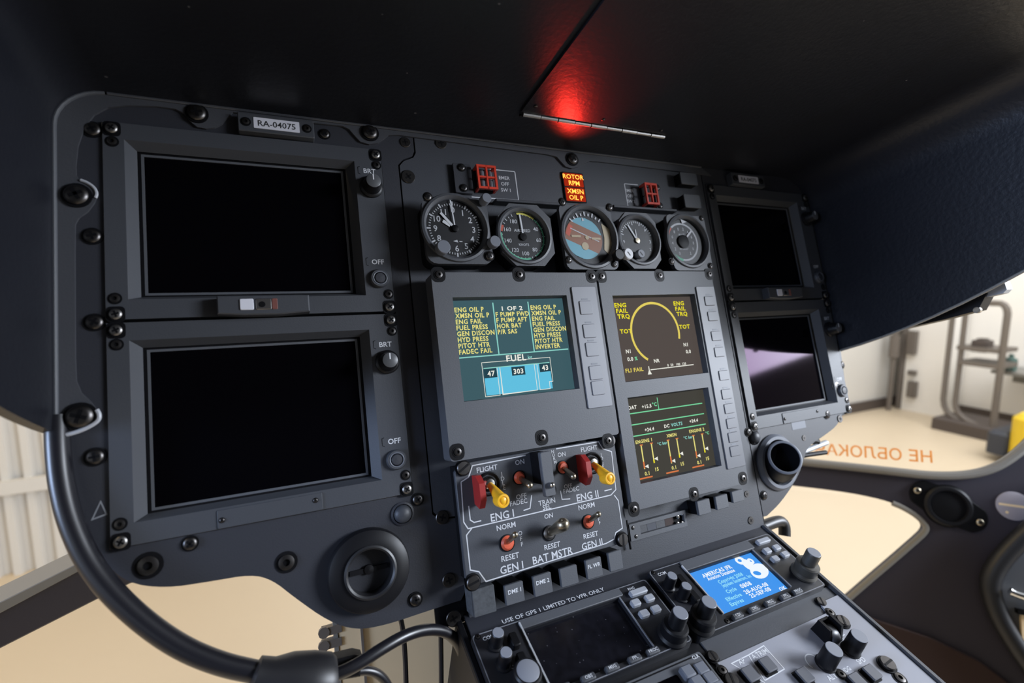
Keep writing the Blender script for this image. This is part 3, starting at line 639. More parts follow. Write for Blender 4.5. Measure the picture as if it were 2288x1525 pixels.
b.poly([pol(c, r * .68, -12), pol(c, r * .54, -16), pol(c, r * .55, -6)], DZ + .6); b.ribbon([rot((-R * .8, R * .17)), rot((R * .8, R * .17))], 1.4, DZ + .5); part(t, 'markings', b, 'print')
k_ = gpx(1384, 568, GN + 12); b = MB(); b.lathe((k_[0], k_[1], 0), [(6, GN - 3), (6, GN + 4), (8, GN + 5), (8, GN + 12), (7, GN + 13), (0.001, GN + 13)], 20); part(t, 'knob', b, 'knob')
# altimeter-like gauge with two lower knobs
c = gpx(1428, 535); r = (gpx(1474, 535)[0] - gpx(1382, 535)[0]) / 2 * .96
u0, v1 = gpx(1380, 472); u1, v0 = gpx(1481, 600)
t = gauge_base('altimeter_gauge', 'small gauge with white-faced lower knob, second from the right', c, oct_(u0, v0, u1, v1, 14), r, [L3(gpx(1372, 590), 4)])
b = MB()
for i in range(20): b.tick(c, r * (.66 if i % 4 == 0 else .74), r * .82, -70 + i * 7.4, 1.6, DZ)
for i, s_ in enumerate(['9', '1', '3']): b.text(s_, pol(c, r * .66, (-95, 45, 92)[i]), 5.2, DZ)
b.text('2', pol(c, r * .70, 120), 4.2, DZ); part(t, 'markings', b, 'print')
b = MB(); b.tick(c, -5, r * .74, -30, 2.4, DZ + 1.2); b.tick(c, 0, r * .46, -3, 1.4, DZ + 1); part(t, 'needle', b, 'white')
b = MB(); b.lathe((c[0], c[1], DZ), [(4, 0), (4, 2), (0.001, 2.2)], 14); part(t, 'hub', b, 'brass')
for px, py, rad, m_ in ((1405, 566, 8.5, 'white'), (1433, 566, 7, 'greycap')):
    k_ = gpx(px, py, GN + 6); b = MB(); b.lathe((k_[0], k_[1], 0), [(rad * .8, GN - 4), (rad, GN), (rad, GN + 5), (rad * .85, GN + 6.5), (0.001, GN + 6.5)], 22); b.ribbon([(k_[0] - 2, k_[1] + 2.5), (k_[0] + 2, k_[1] - 3)], 1.4, GN + 6.8, k=1); part(t, 'knob', b, [m_, 'ink'])
# torque-style gauge at the right end
c = gpx(1537, 538); r = (gpx(1583, 538)[0] - gpx(1491, 538)[0]) / 2 * .96
u0, v1 = gpx(1487, 478); u1, v0 = gpx(1594, 604)
t = gauge_base('mast_moment_gauge', 'gauge with long green arc at the right end of the row', c, rr(u0, v0, u1, v1, 8, 3), r, [L3(gpx(1567, 487), 4), L3(gpx(1500, 584), 4.5), L3(gpx(1587, 594), 4.5)])
b = MB(); c2 = (c[0] - r * .14, c[1])
for i in range(12): b.text(str((i * 2) % 10), pol(c2, r * .52, -150 + i * 27), 5.0, DZ)
b.text('MAST', (c2[0], c2[1] + r * .28), 3.6, DZ); b.text('MOMENT', (c2[0], c2[1] - r * .28), 3.2, DZ); b.arc(c2, r * .68, r * .75, -40, 190, DZ); part(t, 'markings', b, 'print')
b = MB(); b.arc(c2, r * .68, r * .77, 190, 285, DZ + .1); part(t, 'green_arc', b, 'dgreen')
b = MB(); b.arc(c2, r * .68, r * .77, 287, 318, DZ + .1); part(t, 'red_arc', b, 'dred')
b = MB(); b.tick(c2, r * .30, r * .66, 48, 3.2, DZ + 1.2); b.poly([pol(c, r * .90, -6), pol(c, r * .72, -4), pol(c, r * .82, 14)], DZ + 1.2); part(t, 'needle', b, 'white')
b = MB(); b.lathe((c2[0], c2[1], DZ), [(r * .26, 0), (r * .26, 2), (r * .2, 2.6), (0.001, 2.7)], 20); part(t, 'hub', b, 'black')
# narrow shelf strips above and under the gauges
for i, (p, q) in enumerate((((1100, 455), (1250, 468)), ((1360, 468), (1500, 482)))):
    a, d = A(*p), A(*q); b = MB(); b.prism([(a[0], a[1] - 2), (d[0], a[1] - 2), (d[0], a[1] + 2), (a[0], a[1] + 2)], 0, 14, .6); part(ip, 'ledge', b, 'panel')

# ================================================================== warning lights (lit) and emergency switches
c = A(1284, 418, 3); t = thing('warning_light', 'lit red-orange ROTOR RPM and XMSN OIL P warning light', 'warning light', base=(c[0], c[1], 0))
b = MB(); b.prism(rr(c[0] - 19, c[1] - 24, c[0] + 19, c[1] + 24, 2, 3), 0, 2.4, .6); part(t, 'housing', b, 'black')
for s_, (l1, l2) in ((1, ('ROTOR', 'RPM')), (-1, ('XMSN', 'OIL P'))):
    b = MB(); y = c[1] + s_ * 11.5; b.prism(rr(c[0] - 17, y - 10.5, c[0] + 17, y + 10.5, 1.2, 2), 2, 3.2, .4); ln = part(t, 'lens', b, 'warn_lens')
    b = MB(); b.text(l1, (c[0], y + 5), 7.4, 3.4, xs=1.05); b.text(l2, (c[0], y - 5), 7.4, 3.4, xs=1.05); part(ln, 'lettering', b, 'warn_text')
l = bpy.data.lights.new('warning_glow', 'SPOT'); l.energy = 0.55; l.color = (1.0, 0.03, 0.02); l.spot_size = math.radians(70); l.spot_blend = 0.9; l.shadow_soft_size = 0.008
lo = bpy.data.objects.new('warning_glow', l); COL.objects.link(lo); lo.location = PAN.w((c[0], c[1], 9)); tgt = PAN.w((c[0] - 22, 372, 95)); lo.rotation_euler = (tgt - lo.location).to_track_quat('-Z', 'Y').to_euler()
def emer(px, label, txt_right, num):
    (x0, y0), (x1, y1) = px
    a = A(x0, y0, 16); d = A(x1, y1, 16); t = thing('emergency_switch', label, 'switch', base=((a[0] + d[0]) / 2, (a[1] + d[1]) / 2, 0), group='emergency switches')
    u0, u1, v0, v1 = a[0], d[0], d[1], a[1]; w_, h = u1 - u0, v1 - v0
    b = MB(); b.box((u0 + 1, v0 + 1, 0), (u1 - 1, v1 - 1, 4)); part(t, 'body', b, 'black')
    b = MB()
    b.frame((u0, v0, u1, v1), (u0 + w_ * .10, v0 + h * .09, u1 - w_ * .10, v1 - h * .09), 12.5, 16)
    b.box(((u0 + u1) / 2 - w_ * .04, v0, 12), ((u0 + u1) / 2 + w_ * .04, v1, 16)); b.box((u0, (v0 + v1) / 2 - h * .035, 12), (u1, (v0 + v1) / 2 + h * .035, 15.6))
    for x in (u0, u1 - w_ * .1):
        for y in (v0, v1 - h * .1): b.box((x, y, 2), (x + w_ * .1, y + h * .1, 12))
    part(t, 'guard', b, 'redguard', 'red cage guard')
    b = MB()
    for sx in (0, 1):
        for sy in (0, 1): b.prism(rr(u0 + w_ * (.12 + .40 * sx), v0 + h * (.11 + .40 * sy), u0 + w_ * (.48 + .40 * sx), v0 + h * (.47 + .42 * sy), 1, 2), 4, 8, .8)
    part(t, 'button', b, 'keystrip')
    s_ = 1 if txt_right else -1
    b = MB(); x = (u1 if txt_right else u0); xm = x + s_ * 21
    for i, tx in enumerate(('EMER', 'OFF', 'SW ' + num)): b.text(tx, (xm - s_ * 2, v1 - 8 - i * 9), 5.2, .2)
    b.ribbon([(x - s_ * 2, v1 + 3), (x + s_ * 36, v1 + 3), (x + s_ * 37, v1 + 2), (x + s_ * 37, v0 - 5), (x + s_ * 36, v0 - 6), (x - s_ * 34, v0 - 6)] if txt_right else [(x, v1 + 3), (x - 26, v1 + 3), (x - 27, v1 + 2), (x - 27, v0 - 5), (x - 26, v0 - 6), (u1, v0 - 6)], 1.5, .2); part(t, 'lettering', b, 'print')
    xs_ = (u0 - 8, u0 - 22) if txt_right else (u1 + 8, u1 + 8)
    b = MB(); e = u0 - 30 if txt_right else u1 + 2; b.prism(rr(min(e, e + 26), v0 - 4, max(e, e + 26) if txt_right else e + 14, v1 + 4, 2, 2), 0, 6, .6); part(t, 'mount_plate', b, 'panel')
    for y in (v1 - 2, v0 + 3): screw(t, ((u0 - 18) if txt_right else u1 + 9, y, 6), 4.6, 'pan')
emer(((1064, 366), (1114, 423)), 'red caged emergency switch beside its label, left of the warning light', True, '1')
emer(((1440, 407), (1475, 457)), 'red caged emergency switch right of the warning light', False, '2')
for i, (pa, lab) in enumerate((([(1519, 383), (1556, 388), (1560, 412), (1523, 412)], 'blank square cap, upper of two above the right end gauge'), ([(1527, 432), (1563, 436), (1568, 464), (1532, 464)], 'blank square cap, lower of two above the right end gauge'))):
    r_ = rpx(pa, A, 16); b = MB(); b.prism(rr(*r_, 2, 2), 14, 16, .6); t = thing('blank_cap', lab, 'cap', base=((r_[0] + r_[2]) / 2, r_[1], 0), group='blank caps'); part(t, 'face', b, 'bezel'); b = MB(); b.box((r_[0] + 1, r_[1] + 1, 0), (r_[2] - 1, r_[3] - 1, 14)); part(t, 'body', b, 'black')
# ================================================================== caution and engine displays
CN = 35.0
def module(name, label, rect, screws, ops):
    u0, v0, u1, v1 = rect; t = thing(name, label, 'display', base=((u0 + u1) / 2, v0, 0), group='engine displays')
    b = MB(); b.box((u0 + 4, v0 + 4, 0), (u1 - 4, v1 - 4, CN - 22)); part(t, 'case', b, 'black')
    b = MB(); plate(b, rr(u0, v0, u1, v1, 4, 3), [[(o[0], o[1]), (o[2], o[1]), (o[2], o[3]), (o[0], o[3])] for o in ops], CN - 26, CN); part(t, 'bezel', b, 'module', ang=20)
    for x, y in screws:
        b = MB(); b.prism(rr(x - 9.5, y - 9.5, x + 8.5, y + 9.5, 7, 4), CN - .6, CN + .25); part(t, 'screw_recess', b, 'black'); screw(t, (x, y, CN + .3), 4.6, 'sock', 'darksteel')
    return t
def keystrip(t, pts, keys, kw, kh, mt='keystrip'):
    q = [A(x, y, CN) for x, y in pts]; b = MB(); pl = [q[0], q[1], q[2], q[3]]
    r_ = rpx(pts, A, CN); b.prism(rr(*r_, 2, 2), CN - .5, CN + 1.8, .5); ks = part(t, 'key_strip', b, mt, 'pale soft-key strip')
    for x, y in keys:
        k_ = A(x, y, CN + 2); b = MB(); b.prism(rr(k_[0] - kw / 2, k_[1] - kh / 2, k_[0] + kw / 2, k_[1] + kh / 2, 1.5, 2), CN + 1.5, CN + 3.0, .7); part(ks, 'key', b, mt)
        b = MB()
    b = MB()
    for x, y in keys:
        k_ = A(x, y, CN + 2); b.box((k_[0] - 5, k_[1] + kh / 2 + 1.5, CN + 1.8), (k_[0] + 5, k_[1] + kh / 2 + 3.6, CN + 2.0))
    part(ks, 'key_marks', b, 'greycap')
class Scr:
    """screen content in normalised coordinates (s right, t down)"""
    def __init__(s, r, z): s.r, s.z, s.b = r, z, {}
    def p(s, a, t): u0, v0, u1, v1 = s.r; return (u0 + (u1 - u0) * a, v1 - (v1 - v0) * t)
    def m(s, mt): return s.b.setdefault(mt, MB())
    def text(s, tx, a, t, h, mt, al='c', xs=1.0, dz=0): s.m(mt).text(tx, s.p(a, t), h, s.z + dz, al, xs=xs, bold=True)
    def rect(s, a0, t0, a1, t1, mt, dz=0): (x0, y1), (x1, y0) = s.p(a0, t0), s.p(a1, t1); s.m(mt).rect(x0, y0, x1, y1, s.z + dz)
    def line(s, pts, w_, mt, dz=0, closed=False): s.m(mt).ribbon([s.p(*q) for q in pts], w_, s.z + dz, closed)
    def done(s, th, nm):
        for mt, b in s.b.items(): part(th, nm, b, mt)
o1 = rpx([(1011, 663), (1265, 660), (1296, 866), (1037, 899)], A, CN)
c1 = rpx([(966, 604), (1333, 612), (1381, 972), (1003, 1030)], A, CN)
t = module('caution_display', 'caution display listing yellow warnings above a blue fuel diagram', c1, [A(*p, CN) for p in ((980, 613), (1160, 613), (1322, 617), (1211, 977), (1022, 1009), (1359, 984))], [o1])
sr = (o1[0] - 1, o1[1] + 3, o1[2] - 4, o1[3] - 7); sz = CN - 10
b = MB(); b.bevelring(o1, (o1[0] + 1, o1[1] + 1, o1[2] - 2, o1[3] - 2), CN, CN - 9); part(t, 'bevel', b, 'bezel')
b = MB(); b.box((o1[0] - 2, o1[1] - 2, sz - 3), (o1[2] + 2, o1[3] + 2, sz)); scn = part(t, 'screen', b, 'lcd_teal', 'lit teal screen')
s = Scr((o1[0] + 1, o1[1] + 1.5, o1[2] - 3, o1[3] - 3), sz + .15)
for i, tx in enumerate(('ENG OIL P', 'XMSN OIL P', 'ENG FAIL', 'FUEL PRESS', 'GEN DISCON', 'HYD PRESS', 'PITOT HTR', 'FADEC FAIL')): s.text(tx, .02, .085 + i * .0615, 6.0, 'lcd_yellow', 'l', xs=.92)
for i, tx in enumerate(('ENG OIL P', 'XMSN OIL P', 'ENG FAIL', 'FUEL PRESS', 'GEN DISCON', 'HYD PRESS', 'PITOT HTR', 'INVERTER')): s.text(tx, .69, .085 + i * .0615, 6.0, 'lcd_yellow', 'l', xs=.92)
for i, tx in enumerate(('F PUMP FWD', 'F PUMP AFT', 'HOR BAT', 'P/R SAS')): s.text(tx, .365, .147 + i * .0615, 6.0, 'lcd_yellow', 'l', xs=.92)
s.text('1 OF 2', .52, .085, 5.6, 'lcd_white', xs=1.3)
for a in (.352, .672): s.line([(a, 0.02), (a, .575)], 1.6, 'lcd_mint')
s.line([(0, .575), (1, .565)], 1.5, 'lcd_mint')
s.text('FUEL', .50, .615, 8, 'lcd_white', xs=1.1); s.text('kg', .625, .62, 4.6, 'lcd_mint')
s.rect(.205, .70, .80, .975, 'lcd_cyan'); 
for a0, t0, a1, t1 in ((.205, .70, .315, .80), (.70, .69, .80, .79), (.445, .71, .565, .80)): s.rect(a0, t0, a1, t1, 'lcd_darkteal', .05)
s.line([(.195, .985), (.195, .64), (.81, .64), (.81, .90), (.775, .90), (.775, .975), (.68, .975), (.68, .70), (.655, .70), (.655, .975), (.345, .98), (.345, .70), (.32, .70), (.32, .985)], 1.5, 'lcd_white', .1, True)
s.line([(.205, .70), (.80, .695)], 1.2, 'lcd_mint', .12)
s.text('47', .265, .755, 6.5, 'lcd_white', dz=.1); s.text('303', .505, .757, 6.5, 'lcd_white', dz=.1); s.text('43', .752, .745, 6.5, 'lcd_white', dz=.1)
s.done(scn, 'screen_graphics')
b = MB(); b.box((o1[0] - 1, o1[1] - 1, sz + 1.2), (o1[2] + 1, o1[3] + 1, sz + 1.6)); part(t, 'glass', b, 'screen_glass')
keystrip(t, [(1277, 640), (1327, 641), (1369, 905), (1311, 914)], [(1309, 687), (1317, 739), (1323, 780), (1331, 832), (1336, 866)], 20, 19)
# engine display with two screens
c2_ = rpx([(1339, 606), (1592, 605), (1668, 1073), (1410, 1148)], A, CN)
o2 = rpx([(1369, 660), (1553, 656), (1582, 831), (1397, 855)], A, CN); o3 = rpx([(1403, 887), (1580, 866), (1615, 1040), (1430, 1080)], A, CN)
t = module('engine_display', 'tall engine display with two screens stacked, yellow arc on the upper one', c2_, [A(*p, CN) for p in ((1344, 617), (1474, 615), (1585, 612), (1551, 1103), (1417, 1137), (1660, 1068))], [o2, o3])
b = MB(); b.box((o2[0] - 2, o2[1] - 2, sz - 3), (o2[2] + 2, o2[3] + 2, sz)); sa = part(t, 'screen', b, 'lcd_brown', 'lit upper screen with its glass reflection in the brown tone')
b = MB(); b.box((o3[0] - 2, o3[1] - 2, sz - 3), (o3[2] + 2, o3[3] + 2, sz)); sb = part(t, 'screen', b, 'lcd_olive', 'lit olive lower screen')
s = Scr((o2[0] + 1, o2[1] + 1.5, o2[2] - 5, o2[3] - 3), sz + .15)
for a in (.12, .86):
    for i, tx in enumerate(('ENG', 'FAIL', 'TRQ')): s.text(tx, a + .01 * i, .075 + i * .07, 6.4, 'lcd_yellow2', xs=1.15)
s.text('TOT', .14, .40, 6.2, 'lcd_yellow2', xs=1.15); s.text('TOT', .885, .385, 6.2, 'lcd_yellow2', xs=1.15)
cc = s.p(.50, .44); s.m('lcd_gold').arc(cc, 43, 46.5, -150, 105, s.z, 48)
s.text('N1', .13, .645, 5.4, 'lcd_white'); s.text('0.0', .14, .74, 5.6, 'lcd_white'); s.text('%', .21, .74, 5.2, 'lcd_green'); s.text('FLI FAIL', .17, .875, 5.6, 'lcd_gold', xs=1.1)
s.text('N1', .86, .62, 5.4, 'lcd_white'); s.text('0.0', .88, .71, 5.4, 'lcd_white'); s.text('NR', .455, .79, 5.2, 'lcd_white'); s.text('0  50   100  120', .70, .86, 3.6, 'lcd_white')
s.line([(.36, .895), (.92, .885)], 1.3, 'lcd_white'); s.line([(.345, .85), (.345, .92)], 1.6, 'lcd_white'); s.m('lcd_white').poly([s.p(.345, .885), s.p(.37, .95), s.p(.32, .95)], s.z)
s.done(sa, 'screen_graphics')
s = Scr((o3[0] + 1, o3[1] + 1.5, o3[2] - 5, o3[3] - 3), sz + .15)
s.text('OAT', .085, .10, 5.0, 'lcd_white'); s.text('+15.5', .26, .11, 5.0, 'lcd_white'); s.text('°C', .36, .10, 5.4, 'lcd_green')
s.line([(.405, .02), (.405, .17)], 1.3, 'lcd_green')
for q in (.175, .315, .455): s.line([(0, q), (.985, q)], 1.5, 'lcd_green')
s.text('+24.4', .25, .40, 4.8, 'lcd_white'); s.text('DC', .47, .395, 4.8, 'lcd_white'); s.text('VOLTS', .60, .393, 4.8, 'lcd_mint'); s.text('+24.4', .83, .385, 4.8, 'lcd_white')
s.text('ENGINE 1', .16, .53, 4.6, 'lcd_yellow'); s.text('XMSN', .51, .52, 4.6, 'lcd_yellow'); s.text('ENGINE 2', .85, .515, 4.6, 'lcd_yellow')
s.text('bar', .02, .62, 4.2, 'lcd_green'); s.text('°C bar', .38, .60, 4.2, 'lcd_mint'); s.text('°C bar', .72, .585, 4.2, 'lcd_mint'); s.text('°C', .985, .575, 4.2, 'lcd_green')
for i, a in enumerate((.12, .245, .455, .57, .79, .91)):
    s.line([(a, .58), (a, .87 if i % 2 == 0 else .82)], 2.0, 'lcd_yellow'); s.line([(a - .015, .575), (a + .02, .575)], 1.5, 'lcd_orange')
    s.line([(a, .78), (a, .86 if i % 2 == 0 else .82)], 2.4, 'lcd_orange' if i % 2 == 0 else 'lcd_yellow2', .05)
    s.m('lcd_white').poly([s.p(a + .005, .84 if i % 2 == 0 else .77), s.p(a + .05, .82 if i % 2 == 0 else .75), s.p(a + .05, .87 if i % 2 == 0 else .80)], s.z + .1)
    s.text('0.1' if i % 2 == 0 else '15', a + .02, .925 if i % 2 == 0 else .90, 5.0, 'lcd_yellow')
for a in (.11, .44, .78): s.line([(a - .07, .975), (a + .09, .975)], 2.0, 'lcd_orange')
s.done(sb, 'screen_graphics')
for o in (o2, o3):
    b = MB(); b.bevelring(o, (o[0] + 1, o[1] + 1, o[2] - 2, o[3] - 2), CN, CN - 9); part(t, 'bevel', b, 'bezel')
keystrip(t, [(1559, 640), (1598, 640), (1660, 1040), (1618, 1050)], [(1585, 672), (1592, 706), (1600, 750), (1607, 786), (1617, 838), (1623, 880), (1629, 912), (1634, 945), (1638, 976), (1642, 1007)], 20, 15, 'keystrip2')

# ================================================================== engine switch panel
SN = 30.0
def C(x, y): return (x / 4.121 + 990, y / 4.121 + 950)
def SP(x, y, n=SN): return A(*C(x, y), n)
rs = rpx([(1012, 1040), (1374, 975), (1403, 1208), (1046, 1313)], A, SN)
t = thing('engine_switch_unit', 'grey engine switch unit with toggles, red guards and yellow levers', 'switch panel', base=((rs[0] + rs[2]) / 2, rs[1], 0))
b = MB(); b.prism(oct_(*rs, 9), SN - 6, SN, .8); part(t, 'face', b, 'switchface')
b = MB(); b.box((rs[0] + 4, rs[1] + 4, 0), (rs[2] - 4, rs[3] - 4, SN - 6)); part(t, 'case', b, 'black')
for p in ((180, 390), (1525, 140), (1640, 1045), (270, 1440)): screw(t, L3(SP(*p), SN), 8, 'slot', 'darksteel')
b = MB(); z = SN + .2
for pl, cl in (([(165, 520), (235, 475), (270, 370), (760, 275)], 0), ([(1040, 215), (1430, 150), (1470, 215), (1550, 240), (1590, 590), (1545, 640), (230, 950), (190, 890), (165, 520)], 0),
               ([(235, 740), (250, 870), (285, 892), (350, 876)], 0), ([(740, 782), (800, 762), (815, 640)], 0), ([(1080, 600), (1095, 680), (1170, 675)], 0), ([(1485, 602), (1552, 585)], 0),
               ([(265, 945), (215, 1010), (250, 1330), (330, 1345), (395, 1435), (1500, 1085), (1575, 1045), (1590, 985), (1650, 945), (1612, 690), (1575, 640)], 0)):
    b.ribbon([SP(*q) for q in pl], 1.3, z, bool(cl))
for tx, x, y, h in (('FLIGHT', 405, 395, 6), ('ON', 705, 335, 6), ('OFF', 720, 650, 6), ('FADEC', 695, 705, 5.6), ('ENG I', 545, 825, 9), ('TRAIN', 955, 700, 6), ('SEL', 955, 748, 6), ('ON', 1090, 265, 5.6), ('FLIGHT', 1345, 210, 5.8),
                    ('OFF', 1150, 555, 5), ('FADEC', 1180, 590, 5.6), ('ENG II', 1330, 645, 9), ('NORM', 580, 925, 6.2), ('RESET', 618, 1208, 6.4), ('GEN I', 632, 1305, 8.8), ('ON', 970, 830, 5.6), ('RESET', 1005, 1105, 6.2), ('BAT MSTR', 1012, 1192, 9), ('NORM', 1320, 740, 6.2), ('RESET', 1360, 1005, 6.2), ('GEN II', 1372, 1090, 8.4)):
    b.text(tx, SP(x, y), h, z)
for i, ch in enumerate('IDLE'): b.text(ch, SP(540 + i * 8, 445 + i * 42), 5, z); b.text(ch, SP(1455 + i * 5, 270 + i * 30), 4.6, z)
for i, ch in enumerate('OFF'): b.text(ch, SP(710 + i * 8, 990 + i * 50), 5, z); b.text(ch, SP(1425 + i * 8, 830 + i * 32), 4, z)
for i, ch in enumerate('NORM'): b.text(ch, SP(1008 + i * 8, 240 + i * 32), 4, z)
part(t, 'lettering', b, 'print')
def toggle(base, tip, L, r0, r1, mt, ring='orange', rr_=7.5, nm='toggle_switch'):
    c = SP(*base); e = SP(*tip, SN + L); b = MB()
    b.lathe((c[0], c[1], SN - .5), [(rr_ * 1.15, 0), (rr_ * 1.15, 1.6), (rr_, 1.8)], 22, 1, cap=False); b.lathe((c[0], c[1], SN - .5), [(rr_, 0), (rr_, 1.6), (rr_ * .7, 4.2), (r0 * 1.05, 4.6)], 22, 0)
    sw = part(t, nm, b, [ring, 'black'])
    b = MB(); p0 = Vector((c[0], c[1], SN)); p1 = Vector((e[0], e[1], SN + L)); n_ = 7; pts = [p0.lerp(p1, i / n_) for i in range(n_ + 1)]; rad = [r0 + (r1 - r0) * min(1, (i / n_) * 1.15) for i in range(n_ + 1)]
    dd = (p1 - p0).normalized(); pts += [p1 + dd * r1 * .5, p1 + dd * r1 * .8]; rad += [r1 * .75, r1 * .2]
    b.tube(pts, 1, 14, taper=rad); part(sw, 'lever', b, mt); return sw
toggle((700, 480), (800, 552), 30, 2.6, 4.0, 'brass'); toggle((1100, 385), (1200, 470), 28, 2.6, 3.8, 'brass')
toggle((590, 1080), (665, 1003), 26, 2.6, 3.6, 'brass', rr_=8.5); toggle((1335, 885), (1432, 815), 26, 2.6, 3.6, 'brass', rr_=8)
toggle((975, 990), (1110, 908), 26, 4, 8.0, 'brass', ring='steel', rr_=8)
def lever(base, tip, gtop, gbot, dirn):
    sw = toggle(base, tip, 34, 3.2, 7.2, 'yellow', ring='chrome', rr_=8.0, nm='guarded_lever')
    c = SP(*base); b = MB(); b.lathe((c[0], c[1], SN), [(14, 0), (14, 2.5), (12.5, 3.2), (11, 2.5), (11, 0)], 28, cap=False); part(sw, 'ring_guard', b, 'black')
    a = SP(*gtop, SN + 16); d = SP(*gbot, SN + 16); x0 = a[0] - 3.5
    b = MB(); pr = [(a[1] + 2, 0), (a[1] + 2, 12), (a[1] - 6, 22), (d[1] + 10, 22), (d[1], 14), (d[1] + 4, 0)]
    f = [(x0, y, SN + z_) for y, z_ in pr]; g = [(x0 + 7, y, SN + z_) for y, z_ in pr]; m_ = len(pr)
    b.add(f + g, [tuple(range(m_)), tuple(range(2 * m_ - 1, m_ - 1, -1))] + [(i, m_ + i, m_ + (i + 1) % m_, (i + 1) % m_) for i in range(m_)]); part(sw, 'guard', b, 'red', 'red safety guard')
    b = MB(); e = SP(*tip, SN + 34); b.lathe((e[0], e[1], SN + 34), [(7.6, -8), (8.0, 3.5), (7.2, 5.4), (5.2, 5.6), (4.6, 4.4), (0.001, 4.4)], 22); part(sw, 'lever_tip', b, 'yellow')
lever((425, 535), (540, 690), (335, 480), (375, 765), 1); lever((1375, 345), (1518, 485), (1305, 285), (1385, 540), 1)
# tall hinged cover over the training switch
a = SP(885, 250, SN + 30); d = SP(1050, 640, SN + 30); b = MB()
b.prism(rr(a[0] + 1, d[1], d[0] - 1, a[1], 2, 2), SN + 24, SN + 30, .8); cv = part(t, 'hinged_cover', b, 'module', 'grey hinged cover')
b = MB(); b.box((a[0] + 2, d[1] + 14, SN), (d[0] - 2, a[1] - 1, SN + 24)); part(cv, 'cover_sides', b, 'black')
toggle((985, 590), (1005, 545), 34, 2.4, 3.4, 'chrome', ring='black')

# ================================================================== push-button rows
def button(pts, n, label, txt=None, grp='row of square buttons under the switch unit', mt='module'):
    r_ = rpx(pts, A, n); t = thing('push_button', label, 'button', base=((r_[0] + r_[2]) / 2, r_[1], 0), group=grp)
    b = MB(); b.box((r_[0] + .8, r_[1] + .8, 0), (r_[2] - .8, r_[3] - .8, n - 4)); part(t, 'body', b, 'black')
    b = MB(); b.prism(rr(*r_, 1.2, 2), n - 4, n, .6); part(t, 'cap', b, mt)
    if txt: b = MB(); b.text(txt, ((r_[0] + r_[2]) / 2, r_[3] - 8), 4.7, n + .2); part(t, 'lettering', b, 'white')
def C2(x, y): return (x / 6.3556 + 1040, y / 6.3556 + 1220)
BN = 30
button([C2(*p) for p in ((550, 560), (810, 495), (850, 770), (590, 850))], BN, 'square grey button lettered DME 1, first lettered button under the switch unit', 'DME 1')
button([C2(*p) for p in ((955, 430), (1210, 365), (1245, 645), (995, 730))], BN, 'square grey button lettered DME 2, between the DME 1 button and a blank one', 'DME 2')
button([C2(*p) for p in ((1340, 320), (1575, 260), (1615, 510), (1370, 600))], BN, 'blank square button between the lettered buttons under the switch unit')
button([C2(*p) for p in ((1705, 200), (1925, 145), (1955, 410), (1740, 480))], BN, 'square grey button lettered FL WR under the switch unit', 'FL WR')
button([C2(*p) for p in ((2025, 95), (2210, 50), (2245, 320), (2060, 360))], BN, 'blank square button at the right end under the switch unit')
r_ = rpx([C2(*p) for p in ((95, 620), (400, 545), (445, 920), (125, 1020))], A, 26); b = MB(); b.box((r_[0], r_[1], 0), (r_[2], r_[3], 24)); b.prism(rr(*r_, 1, 2), 23, 26, .5); solid('felt_pad', b, 'felt', 'speckled grey blank block left of the lettered buttons', 'block', base=((r_[0] + r_[2]) / 2, r_[1], 0))
def C3(x, y): return (x / 7.6267 + 1400, y / 7.6267 + 1120)
for i, (pts, lab) in enumerate((([(1200, 0), (1415, -60), (1445, 190), (1240, 240)], 'blank cap, left of three under the engine display'), ([(1520, -80), (1720, -140), (1745, 95), (1540, 150)], 'blank cap, middle of three under the engine display'), ([(1800, -165), (1985, -220), (2010, -30), (1815, 40)], 'blank cap, right of three under the engine display'))):
    button([C3(*p) for p in pts], 22, lab, None, 'blank caps under the engine display')
# slotted card holder module
rk = rpx([C3(*p) for p in ((25, 390), (1000, 150), (1040, 400), (100, 690))], A, 8)
t = thing('card_holder', 'small slotted card holder with coloured card under the engine display', 'holder', base=((rk[0] + rk[2]) / 2, rk[1], 0))
b = MB(); b.frame(rk, (rk[0] + 18, rk[1] + 6, rk[2] - 4, rk[3] - 5), 0, 8); part(t, 'body', b, 'module')
b = MB(); x0, x1 = rk[0] + 18, rk[2] - 4; y0, y1 = rk[1] + 6, rk[3] - 5
for i, k_ in enumerate((0, 1, 0, 2, 3)): b.box((x0 + (x1 - x0) * i / 5, y0, 1), (x0 + (x1 - x0) * (i + 1) / 5, y1, 2.5 + .2 * i), k_)
part(t, 'card', b, ['bezel', 'navy', 'redbrown', 'black'], 'coloured card strip')
for dx, dy in ((6, 6), (9, -6)): screw(t, (rk[0] + dx, (rk[1] + rk[3]) / 2 + dy, 8), 2.2, 'pan', 'steel')
for dx, dy in ((-14, 4), (-8, -6), (-6, 7), (-16, -5)): screw(t, (rk[2] + dx, (rk[1] + rk[3]) / 2 + dy, 6), 2.6, 'pan', 'chrome')
b = MB(); b.tube([(rk[0] - 1, rk[3] + 6, 5), (rk[0] - 3, (rk[1] + rk[3]) / 2, 7), (rk[0] - 1, rk[1] - 10, 5)], 1.5, 8); part(t, 'pull_wire', b, 'black')

